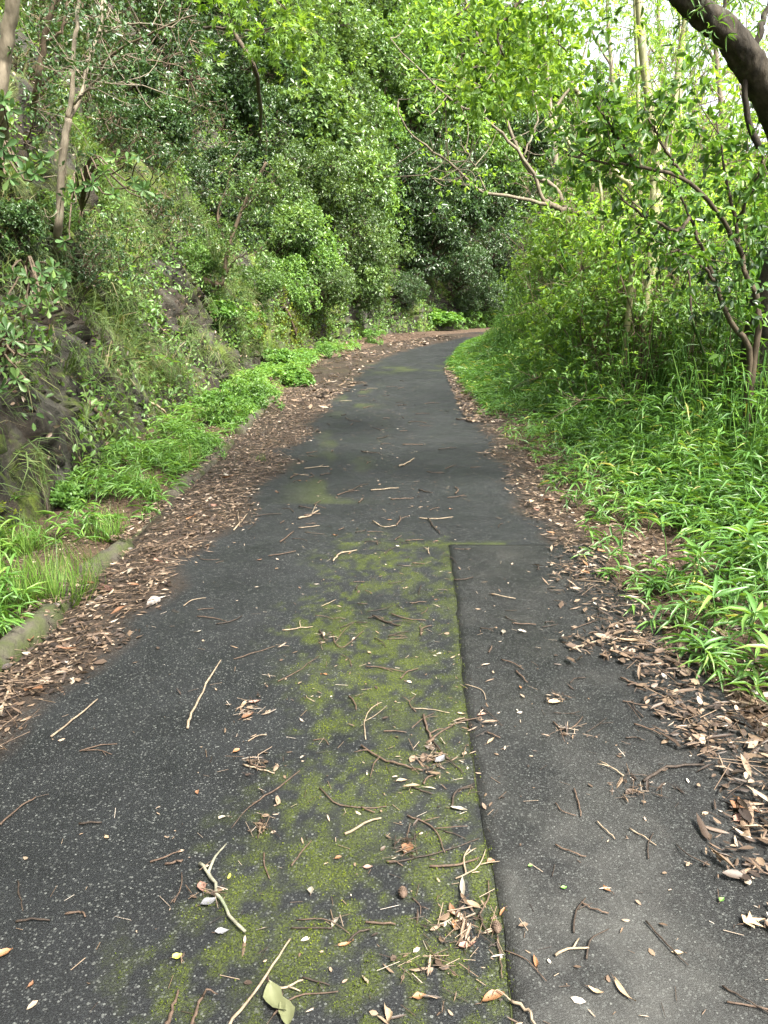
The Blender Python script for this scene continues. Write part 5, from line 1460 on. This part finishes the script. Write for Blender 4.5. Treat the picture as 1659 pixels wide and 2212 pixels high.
HAND = [
    ([(405, 1572), (412, 1545), (440, 1490), (475, 1426)], .0068, P_, 'long pale peeled stick lying on dark asphalt beside the moss', ()),
    ([(432, 1868), (455, 1895), (480, 1950), (530, 2015)], .0075, Lc, 'lichened forked stick on the asphalt over a grey leaf', ((.28, (488, 1825), .75),)),
    ([(480, 2230), (530, 2170), (580, 2100), (628, 2025)], .0050, P_, 'long thin pale stick running off the bottom of the photo', ()),
    ([(745, 1800), (820, 1767)], .0055, P_, 'short straight pale stick on the moss', ()),
    ([(545, 1735), (600, 1700), (648, 1662)], .0035, B_, 'brown twig slanting on the moss edge', ((.2, (500, 1790), .6),)),
    ([(690, 1700), (730, 1735), (790, 1742), (835, 1740)], .0032, B_, 'curved brown twig on the moss', ()),
    ([(915, 1545), (928, 1585), (935, 1600)], .0060, B_, 'thick bent brown twig at the twig pile on the moss', ((.5, (960, 1575), .6),)),
    ([(930, 1597), (985, 1560), (1040, 1550)], .0045, B_, 'brown twig reaching across the seam from the twig pile', ()),
    ([(935, 1600), (970, 1640), (1000, 1668)], .0040, D_, 'dark twig running down from the twig pile', ()),
    ([(780, 1610), (830, 1640), (880, 1655), (915, 1665)], .0055, B_, 'knobbly brown twig below the twig pile', ((.35, (800, 1680), .6), (.1, (765, 1625), .6))),
    ([(790, 1595), (787, 1560), (800, 1530), (825, 1515)], .0028, P_, 'thin hooked pale twig on the moss', ((.4, (835, 1525), .7),)),
    ([(805, 1330), (835, 1343), (868, 1352)], .0065, D_, 'thick dark twig among twigs in mid road', ((.6, (900, 1345), .5),)),
    ([(845, 1325), (880, 1335), (920, 1338)], .0040, B_, 'thin brown twig crossing the thick dark one', ()),
    ([(690, 1360), (705, 1385)], .0060, D_, 'short thick dark twig on the moss edge', ()),
    ([(720, 1370), (725, 1390), (745, 1395), (785, 1362)], .0035, B_, 'crooked brown twig on the upper moss', ((.3, (765, 1345), .7),)),
    ([(425, 1330), (470, 1335), (490, 1342)], .0035, B_, 'thin brown twig on dark asphalt beyond the long pale stick', ()),
    ([(505, 1422), (545, 1410), (595, 1395)], .0035, B_, 'brown twig near the top of the long pale stick', ()),
    ([(600, 1470), (640, 1450), (690, 1415)], .0030, B_, 'long thin twig beside the moss', ()),
    ([(610, 1360), (675, 1352)], .0042, P_, 'pale twig crossing others on dark asphalt', ((.6, (650, 1340), .6),)),
    ([(720, 1212), (735, 1195), (770, 1188)], .0060, P_, 'hooked pale twig near the upper end of the moss', ()),
    ([(605, 1170), (635, 1148)], .0060, B_, 'short stout brown twig on the asphalt past the moss', ()),
    ([(580, 1200), (640, 1190)], .0050, B_, 'straight reddish twig on the asphalt past the moss', ()),
    ([(645, 1120), (672, 1112), (690, 1102)], .0085, P_, 'pale splintered stick past the moss end', ((.6, (684, 1088), .4),)),
    ([(645, 1140), (690, 1135)], .0050, P_, 'small pale twig next to the splintered stick', ()),
    ([(925, 1120), (935, 1135), (950, 1152)], .0070, D_, 'dark bent twig past the end of the seam', ()),
    ([(805, 1125), (830, 1138), (855, 1135)], .0055, P_, 'curved pale twig at the end of the moss', ()),
    ([(775, 1085), (785, 1075)], .0065, B_, 'tiny hooked twig in the middle of the far road', ()),
    ([(862, 1008), (880, 1000), (895, 990)], .011, P_, 'stout pale stick in the middle of the road ahead', ()),
    ([(780, 975), (820, 980)], .009, D_, 'dark stick in the middle of the road ahead', ()),
    ([(905, 1058), (935, 1065)], .007, D_, 'dark stick right of the middle of the road ahead', ()),
    ([(985, 905), (1010, 908)], .010, D_, 'dark stick at the litter edge far ahead', ()),
    ([(840, 1862), (900, 1850), (955, 1838), (1035, 1810)], .0030, D_, 'long thin dark twig lying across the moss', ()),
    ([(880, 1760), (920, 1775), (945, 1800), (960, 1840)], .0035, B_, 'bent brown twig over a dead leaf on the moss', ((.6, (1010, 1785), .7), (.3, (950, 1765), .7))),
    ([(790, 1990), (855, 1995)], .0042, B_, 'straight brown twig below the brown cone on the moss', ()),
    ([(1090, 2050), (1140, 2075), (1180, 2120)], .0022, B_, 'wispy twig across the seam near the bottom', ()),
    ([(1105, 2165), (1140, 2185), (1160, 2230)], .0050, P_, 'grey white twig at the bottom beside the seam', ((.05, (1065, 2150), .5),)),
    ([(1075, 2020), (1080, 2060), (1085, 2110)], .0030, B_, 'upright thin twig beside the orange leaf', ()),
    ([(590, 2190), (640, 2150), (730, 2140)], .0030, B_, 'arched reddish twig at the bottom on the moss', ()),
    ([(360, 2225), (372, 2180), (385, 2140)], .0065, B_, 'dark bark stick at the bottom edge of the photo', ()),
    ([(410, 2225), (425, 2180), (440, 2150)], .0055, B_, 'bent brown stick beside the dark bark stick', ((.9, (470, 2150), .7),)),
    ([(1395, 1990), (1440, 2040), (1485, 2085)], .0030, D_, 'straight black twig on the pale patch', ()),
    ([(1255, 1950), (1285, 1965), (1315, 1975)], .0036, B_, 'brown twig on the pale patch above the black twig', ()),
    ([(1200, 1825), (1230, 1840), (1265, 1852)], .0036, B_, 'brown twig with a frayed end on the pale patch', ()),
    ([(1240, 1705), (1248, 1730), (1255, 1765)], .0038, B_, 'upright brown twig on the pale patch', ()),
    ([(1200, 1735), (1215, 1752), (1245, 1762)], .0028, B_, 'curled thin twig next to the upright twig', ()),
    ([(1290, 1775), (1305, 1790), (1330, 1812)], .0034, P_, 'tan twig with a brown tip on the patch', ()),
    ([(1360, 1790), (1385, 1805), (1418, 1825)], .0032, P_, 'straight straw stalk on the patch', ()),
    ([(1560, 2130), (1620, 2165), (1670, 2195)], .0035, D_, 'dark twig leaving the bottom corner of the photo', ()),
    ([(1570, 2165), (1640, 2175), (1680, 2185)], .0032, B_, 'reddish twig at the bottom corner of the photo', ()),
    ([(1115, 1450), (1140, 1475)], .0048, B_, 'short thick brown twig alone on the patch', ()),
    ([(1195, 1560), (1215, 1575), (1240, 1570), (1258, 1550)], .0036, B_, 'branched dry twig on the patch near the litter', ((.3, (1220, 1605), .7), (.6, (1185, 1590), .6))),
    ([(1345, 1515), (1375, 1520), (1410, 1530), (1430, 1555)], .0034, B_, 'arched twig loop at the litter edge of the patch', ((.1, (1385, 1560), .7),)),
    ([(1340, 1465), (1380, 1480), (1440, 1490)], .0060, B_, 'sturdy brown stick on the litter edge', ()),
    ([(1390, 1690), (1440, 1660), (1520, 1655)], .0070, D_, 'dark stick in the litter at the patch edge', ()),
    ([(1230, 1405), (1300, 1385), (1370, 1378)], .0055, P_, 'long pale stalk with a torn sheath at the litter edge', ()),
    ([(1235, 1360), (1290, 1340)], .0035, B_, 'thin brown twig poking out of the litter', ()),
    ([(505, 1145), (535, 1110)], .0065, P_, 'forked pale twig at the bank litter edge', ((.4, (515, 1105), .6),)),
    ([(330, 1190), (390, 1165), (430, 1150)], .010, B_, 'brown branch half buried in the bank litter', ()),
    ([(0, 1545), (30, 1470), (80, 1420)], .0075, P_, 'bleached curved stick on the bank litter at the photo edge', ()),
    ([(0, 1780), (45, 1740), (78, 1722)], .0040, B_, 'thin reddish twig poking onto the asphalt at the photo edge', ()),
    ([(110, 1590), (170, 1545), (210, 1510)], .0050, P_, 'bleached stick sticking out of the bank litter', ()),
    ([(570, 1840), (572, 1870), (582, 1895)], .0032, B_, 'short curved brown twig above the lichened stick', ()),
    ([(525, 1650), (560, 1660), (595, 1668)], .0040, P_, 'grey twig under the small dead leaf heap', ()),
    ([(535, 1642), (552, 1656), (575, 1658)], .0050, B_, 'curled bark strip by the small dead leaf heap', ()),
    ([(38, 1900), (42, 1935), (50, 1965)], .0030, D_, 'thin dark crooked twig on the dark asphalt', ()),
    ([(140, 1972), (175, 1968), (185, 1980)], .0038, B_, 'hooked brown twig on the dark asphalt', ()),
]
for i, (p, r, m_, lab, fk) in enumerate(HAND):
    twig(p, r, m_, lab, fk, seed=i)
# the many small twigs that nothing tells apart
LATE = []
NTH = ORD + ['fifteenth', 'sixteenth', 'seventeenth', 'eighteenth', 'nineteenth', 'twentieth', 'last but two', 'last but one', 'last']
ZN = [('the moss strip', 'small twigs on the moss strip', 62, (-.34, .30), (1.5, 5.4), .5),
      ('dark asphalt between moss and bank', 'small twigs on the bank side of the asphalt', 26, (-1.2, -.45), (1.6, 8), .4),
      ('the worn patch', 'small twigs on the worn patch', 34, (.38, 1.1), (1.5, 4.9), .5),
      ('asphalt beyond the moss', 'small twigs beyond the moss', 56, (-.8, 1.0), (5.4, 15), 1.0)]
for lab, grp, cnt, xr_, yr_, w_ in ZN:
    for i in range(cnt):
        y = yr_[0] + (yr_[1] - yr_[0]) * rng.random() ** 1.2
        x = rng.uniform(*xr_); az = rng.normal() * .7 + (0 if rng.random() < .7 else 1.4)
        L_ = rng.uniform(.05, .16) * (1 if y < 5.5 else 1.7); r = rng.uniform(.0018, .0042) * (1 if y < 5.5 else 1.6)
        d = np.array([math.cos(az), math.sin(az)]); z = road_z(x, y) + r * 1.2
        mid = np.array([x, y]) + np.array([-d[1], d[0]]) * rng.normal() * L_ * .12
        line = smooth_line([(x - d[0] * L_ / 2, y - d[1] * L_ / 2, z), (*mid, z + abs(rng.normal()) * .003), (x + d[0] * L_ / 2, y + d[1] * L_ / 2, z)], 8, r * .25)
        c = np.array([x, y, 0.0])
        bu = Buf(); bu.add(*tube(line - c, np.linspace(r, r * .6, 8), 5, rng.random()))
        fk_ = rng.random() < .3
        if fk_:
            s_ = line[4]; e_ = s_ + np.array([*(d * L_ * .3 + np.array([-d[1], d[0]]) * L_ * rng.choice([-.25, .25])), .003])
            bu.add(*tube(np.array([s_, (s_ + e_) / 2 + [0, 0, .002], e_]) - c, [r * .7, r * .6, r * .4], 4))
        ck = int(rng.integers(8))
        o = bu.build('twig', [B_, B_, B_, D_, D_, B_, D_, P_][ck], None, True); o.location = c
        o['category'] = 'twig'; o['group'] = grp
        LATE.append((f"{'tiny' if L_ < .09 else 'short'} {['brown', 'brown', 'brown', 'dark', 'dark', 'brown', 'dark', 'pale'][ck]} {'forked ' if fk_ else ''}twig on {lab}", y, o))

# ------------------------------------------------------------------ single fallen leaves, cones and stones
LEAFM = {}
def leaf_colour(nm, c):
    if nm not in LEAFM: LEAFM[nm] = leaf_mat('fallen_' + nm, [(0, tuple(v * .75 for v in c)), (1, c)], rough=.55, transl=.1, tcol=1, vary=.12)
    return LEAFM[nm]
CL = {'tan': (.34, .25, .16), 'orange': (.24, .12, .055), 'brown': (.17, .085, .045), 'pink': (.30, .17, .13), 'white': (.25, .225, .18), 'grey': (.17, .17, .18), 'green': (.12, .28, .05), 'yellow': (.42, .42, .08), 'olive': (.15, .16, .08)}
def fine_leaf(L, w, curl, g):
    """A thin but solid dead leaf with a midrib fold and curled edges."""
    nx, ny = 9, 5
    u = np.linspace(0, 1, nx); v = np.linspace(-1, 1, ny)
    half = w * .5 * np.sin(np.pi * np.clip(u, .0, 1) ** g.uniform(.7, 1.1)) ** g.uniform(.8, 1.4) * g.uniform(.88, 1.08, nx) + 1e-4
    x = (u[:, None] - .5) * L + 0 * v; yv = half[:, None] * v[None] * g.uniform(.88, 1.08, (nx, 1)) + (np.sin(u * 3) * L * g.normal() * .08)[:, None]
    z = np.abs(v)[None] * half[:, None] * (.35 + curl) + ((u - .5) ** 2)[:, None] * L * curl * 2.0 + (v[None] * (u[:, None] - .5)) * L * g.normal() * .12 + g.normal(size=(nx, ny)) * L * .008
    top = np.stack([x, yv, z], -1).reshape(-1, 3); bot = top - [0, 0, .0008]
    i0 = (np.arange(nx - 1)[:, None] * ny + np.arange(ny - 1)[None]).ravel()
    q4 = np.stack([i0, i0 + ny, i0 + ny + 1, i0 + 1], 1)
    F = np.concatenate([q4[:, [0, 1, 2]], q4[:, [0, 2, 3]]]); F = np.concatenate([F, F[:, ::-1] + nx * ny])
    V = np.concatenate([top, bot]); V[:, 2] -= V[:, 2].min()
    return V, F
def fallen_leaf(px, py, L, w, col, label, az=None, group=None, curl=None, maple=False, seed=0, z=None):
    g = np.random.default_rng(seed + 70)
    q_ = ground_pt(px, py, .01) if z is None else ground_pt(px, py, z)
    az = g.uniform(0, 6.28) if az is None else az
    bu = Buf()
    if maple:
        V, F, T = scatter(T_MAPLE, np.array([[-L / 2, 0, .012]]), np.array([[1.0, 0, 0]]), UP[None], L, L, .7, 1.0)
        V2 = np.concatenate([V, V - [0, 0, .0008]]); V2[:, 2] -= V2[:, 2].min(); bu.add(V2, np.concatenate([F, F[:, ::-1] + len(V)]), np.full(len(V2), .7))
    else:
        V, F = fine_leaf(L, w, g.uniform(.05, .35) if curl is None else curl, g); bu.add(V, F, np.full(len(V), g.random()))
    st = tube([(-L / 2, 0, .003), (-L * .62, L * .03, .004), (-L * .75, L * .06, .002)], [.0012, .001, .0008], 4)
    o = bu.build('fallen_leaf', leaf_colour(col, CL[col]))
    b2 = Buf(); b2.add(*st); b2.build('stalk', M['twig_brown'], o)
    o.location = (q_[0], q_[1], (road_z(q_[0], q_[1]) if z is None else z) + .001); o.rotation_euler = (0, 0, az)
    return tag(o, label, 'leaf', group)
for i, (px, py, L, w, col, lab, az, mp) in enumerate([
    (1065, 2155, .065, .028, 'orange', 'orange dead leaf beside the seam near the bottom', .4, 0),
    (990, 1995, .045, .030, 'orange', 'orange curled leaf on the leaf heap by the seam', 1.0, 0),
    (980, 1965, .050, .022, 'brown', 'reddish leaf at the top of the leaf heap by the seam', 1.9, 0),
    (1000, 1915, .080, .016, 'white', 'pale slender leaf standing out on the moss', 1.5, 0),
    (990, 1748, .060, .016, 'white', 'whitish willow-shaped leaf on the moss', -.3, 0),
    (450, 1945, .050, .026, 'grey', 'silvery grey leaf under the lichened stick', .6, 0),
    (435, 1915, .045, .028, 'pink', 'pinkish brown leaf beside the lichened stick', 2.0, 0),
    (600, 2155, .10, .045, 'olive', 'broad olive dead leaf at the bottom of the moss', -1.0, 0),
    (615, 2185, .085, .04, 'olive', 'second olive dead leaf below the broad one', -1.3, 0),
    (480, 2010, .04, .022, 'grey', 'small violet grey leaf on dark asphalt', .2, 0),
    (383, 2062, .026, .020, 'yellow', 'small yellow leaf on dark asphalt near the bottom', .5, 0),
    (1350, 2140, .075, .014, 'tan', 'straw coloured slender leaf at the bottom of the patch', -1.1, 0),
    (1287, 2140, .040, .012, 'tan', 'short straw piece at the bottom of the patch', -.5, 0),
    (1630, 1990, .075, .060, 'tan', 'curled tan lobed leaf on the patch near the photo edge', .3, 1),
    (1610, 1742, .11, .10, 'brown', 'broad brown lobed leaf at the litter edge', .4, 1),
    (1595, 1765, .06, .035, 'pink', 'pinkish oval leaf beside the broad lobed one', .7, 0),
    (1085, 1365, .050, .024, 'white', 'pale leaf standing alone on the patch', 1.5, 0),
    (1200, 1517, .060, .03, 'tan', 'flat tan leaf on the patch near the brown twig', .0, 0),
    (880, 1830, .055, .04, 'brown', 'crumpled reddish leaf in the middle of the moss', 1.2, 0),
    (795, 1870, .028, .016, 'pink', 'small pink leaf on the moss', .1, 0),
    (672, 1920, .030, .018, 'white', 'small whitish leaf on the moss', 1.6, 0),
    (730, 1850, .024, .014, 'orange', 'small orange oval leaf on the moss', .5, 0),
    (870, 1685, .045, .016, 'tan', 'tan leaf below the knobbly twig', .1, 0),
    (950, 1640, .060, .03, 'grey', 'grey brown curled leaf in the twig pile', .9, 0),
    (1060, 1600, .055, .014, 'tan', 'slender tan leaf across the seam by the twig pile', .9, 0),
    (510, 1620, .032, .022, 'orange', 'rusty curled leaf on dark asphalt', .8, 0),
    (535, 1545, .06, .03, 'brown', 'brown leaf in the small leaf heap beside the long pale stick', .8, 0),
    (528, 1520, .05, .02, 'tan', 'tan leaf on top of the small leaf heap beside the long pale stick', 1.4, 0),
    (550, 1515, .05, .02, 'pink', 'pink brown leaf in the small leaf heap beside the long pale stick', .3, 0),
    (1145, 1870, .014, .011, 'green', 'tiny fresh green leaf on the patch by the seam', .3, 0),
    (1218, 1917, .018, .012, 'green', 'tiny fresh green leaf in the middle of the patch', .1, 0),
    (1560, 1945, .024, .014, 'green', 'small curled green leaf near the curled tan leaf', .7, 0),
    (565, 1785, .055, .014, 'tan', 'folded straw leaf on the moss edge', -.6, 0),
    (495, 1890, .024, .010, 'yellow', 'small yellow-green leaf beside the lichened stick', 1.5, 0),
    (5, 2058, .05, .025, 'orange', 'rusty bark-like leaf at the photo edge on dark asphalt', .5, 0),
    (1020, 1950, .05, .02, 'tan', 'tan curled leaf in the leaf heap by the seam', -.6, 0),
    (1010, 2040, .05, .022, 'pink', 'pinkish leaf below the leaf heap by the seam', .3, 0),
    (905, 2150, .035, .02, 'orange', 'orange crumpled leaf at the bottom of the moss', .2, 0),
    (835, 2190, .05, .018, 'tan', 'tan bark-like leaf at the bottom edge on the moss', 1.8, 0),
    (1060, 1860, .03, .02, 'brown', 'dark curled leaf on the moss near the seam', .4, 0)]):
    fallen_leaf(px, py, L, w, col, lab, az, maple=bool(mp), seed=i)
for i in range(34):
    y = 1.5 + 6 * rng.random() ** 1.3; x = rng.uniform(-1.1, 1.0)
    c_, s_ = math.cos(PITCH), math.sin(PITCH)
    dz = .01 - CAM_H; f_ = y * c_ - dz * s_; u_ = y * s_ + dz * c_
    cn = ['tan', 'brown', 'pink', 'white', 'orange'][int(rng.integers(5))]
    o = fallen_leaf(CX + x / f_ * F_PX, CY - u_ / f_ * F_PX, rng.uniform(.02, .045), rng.uniform(.008, .016), cn,
                'small dead leaf', None, 'loose dead leaves on the asphalt', seed=100 + i)
    LATE.append((f"small {cn} dead leaf loose on {'the worn patch' if x > .35 and y < 5 else 'the moss' if -.4 < x and y < 5 else 'the asphalt beyond the moss' if y > 5 else 'the dark asphalt'}", y, o))
for i in range(44):                                      # larger leaves on top of the litter
    side = i % 2
    y = 1.9 + 5 * rng.random() ** 1.3
    x = (xl(y) - rng.uniform(.08, .45)) if side == 0 else (xr(y) + rng.uniform(.12, .55))
    L_ = rng.uniform(.06, .11)
    cn = ['tan', 'brown', 'pink', 'white', 'orange', 'tan'][int(rng.integers(6))]
    o = fallen_leaf(829, 1500, L_, L_ * rng.uniform(.2, .5), cn,
                'large dead leaf on top of the litter ' + ('on the bank side' if side == 0 else 'on the thicket side'), None, 'large leaves on the litter ' + ('on the bank side' if side == 0 else 'on the thicket side'), seed=200 + i)
    o.location = (x, y, .045); o.rotation_euler = (rng.normal() * .15, rng.normal() * .15, rng.uniform(0, 6.28))

    LATE.append((f"large {cn} dead leaf on the {'bank-side' if side == 0 else 'thicket-side'} litter", y, o))
from collections import defaultdict
by_ = defaultdict(list)
for d_, y_, o_ in LATE: by_[d_].append((y_, o_))
for d_, l_ in by_.items():
    for i, (y_, o_) in enumerate(sorted(l_, key=lambda q: q[0])):
        o_['label'] = f'{d_}, {NTH[min(i, 22)]} from the camera'

# dry cones
def cone(px, py, L, label, seed):
    q_ = ground_pt(px, py, .02)
    t = thing('seed_cone', label, 'cone', (q_[0], q_[1], road_z(q_[0], q_[1])))
    core = Buf(); n = 14
    u = np.linspace(0, 1, n); rr = L * .33 * np.sin(np.pi * np.clip(u * .94 + .05, 0, 1)) ** .7
    core.add(*tube(np.stack([np.zeros(n), (u - .5) * L, np.full(n, L * .33)], 1), rr, 12)); core.build('body', M['twig_brown'], t, True)
    g = np.random.default_rng(seed); k_ = 70
    uu = (np.arange(k_) + .5) / k_; az = np.arange(k_) * 2.399; r = L * .32 * np.sin(np.pi * np.clip(uu * .94 + .05, 0, 1)) ** .7
    Nn = np.stack([np.cos(az), np.zeros(k_), np.sin(az)], 1)
    sc_ = Buf(); sc_.add(*scatter(T_OVAL, np.stack([np.cos(az) * r, (uu - .5) * L, np.sin(az) * r + L * .33], 1), Nn * .7 + np.array([0, .7, 0]), Nn, L * .17, L * .14, g.random(k_)))
    structure(sc_.build('scales', M['twig_brown'], t), 'stuff')
cone(870, 1925, .034, 'brown seed cone lying in the middle of the moss', 1)
cone(1073, 2000, .034, 'dark seed cone on the seam beside an orange leaf', 2)
for k_, (px, py, R, lab) in enumerate([(228, 1268, .055, 'rusty brown stone in the litter below the kerb'), (330, 1295, .05, 'pale whitish stone-like leaf curl at the litter edge'), (700, 855, .10, 'dark clod in the litter at the road edge'), (690, 858, .07, 'smaller dark clod beside the dark clod at the road edge')]):
    q_ = ground_pt(px, py, .03)
    me = rock_mesh(50 + k_, .6)
    mt = {0: (.13, .07, .05), 1: (.45, .40, .36), 2: (.03, .022, .016), 3: (.03, .022, .016)}[k_]
    me.materials.clear(); me.materials.append(plain_mat(f'stone_{k_}', (lambda c: lambda nt: ramp(nt, noise(nt, coords(nt), 4, 5, .7), [(.3, tuple(v * .5 for v in c)), (.7, c)]))(mt), .9, lambda nt: (noise(nt, coords(nt), 8, 5, .7), .6, .1)))
    o = link('stone', me, None, (q_[0], q_[1], R * .45)); o.scale = (R, R * .8, R * .8); o.rotation_euler = (0, 0, k_)
    tag(o, lab, 'stone')
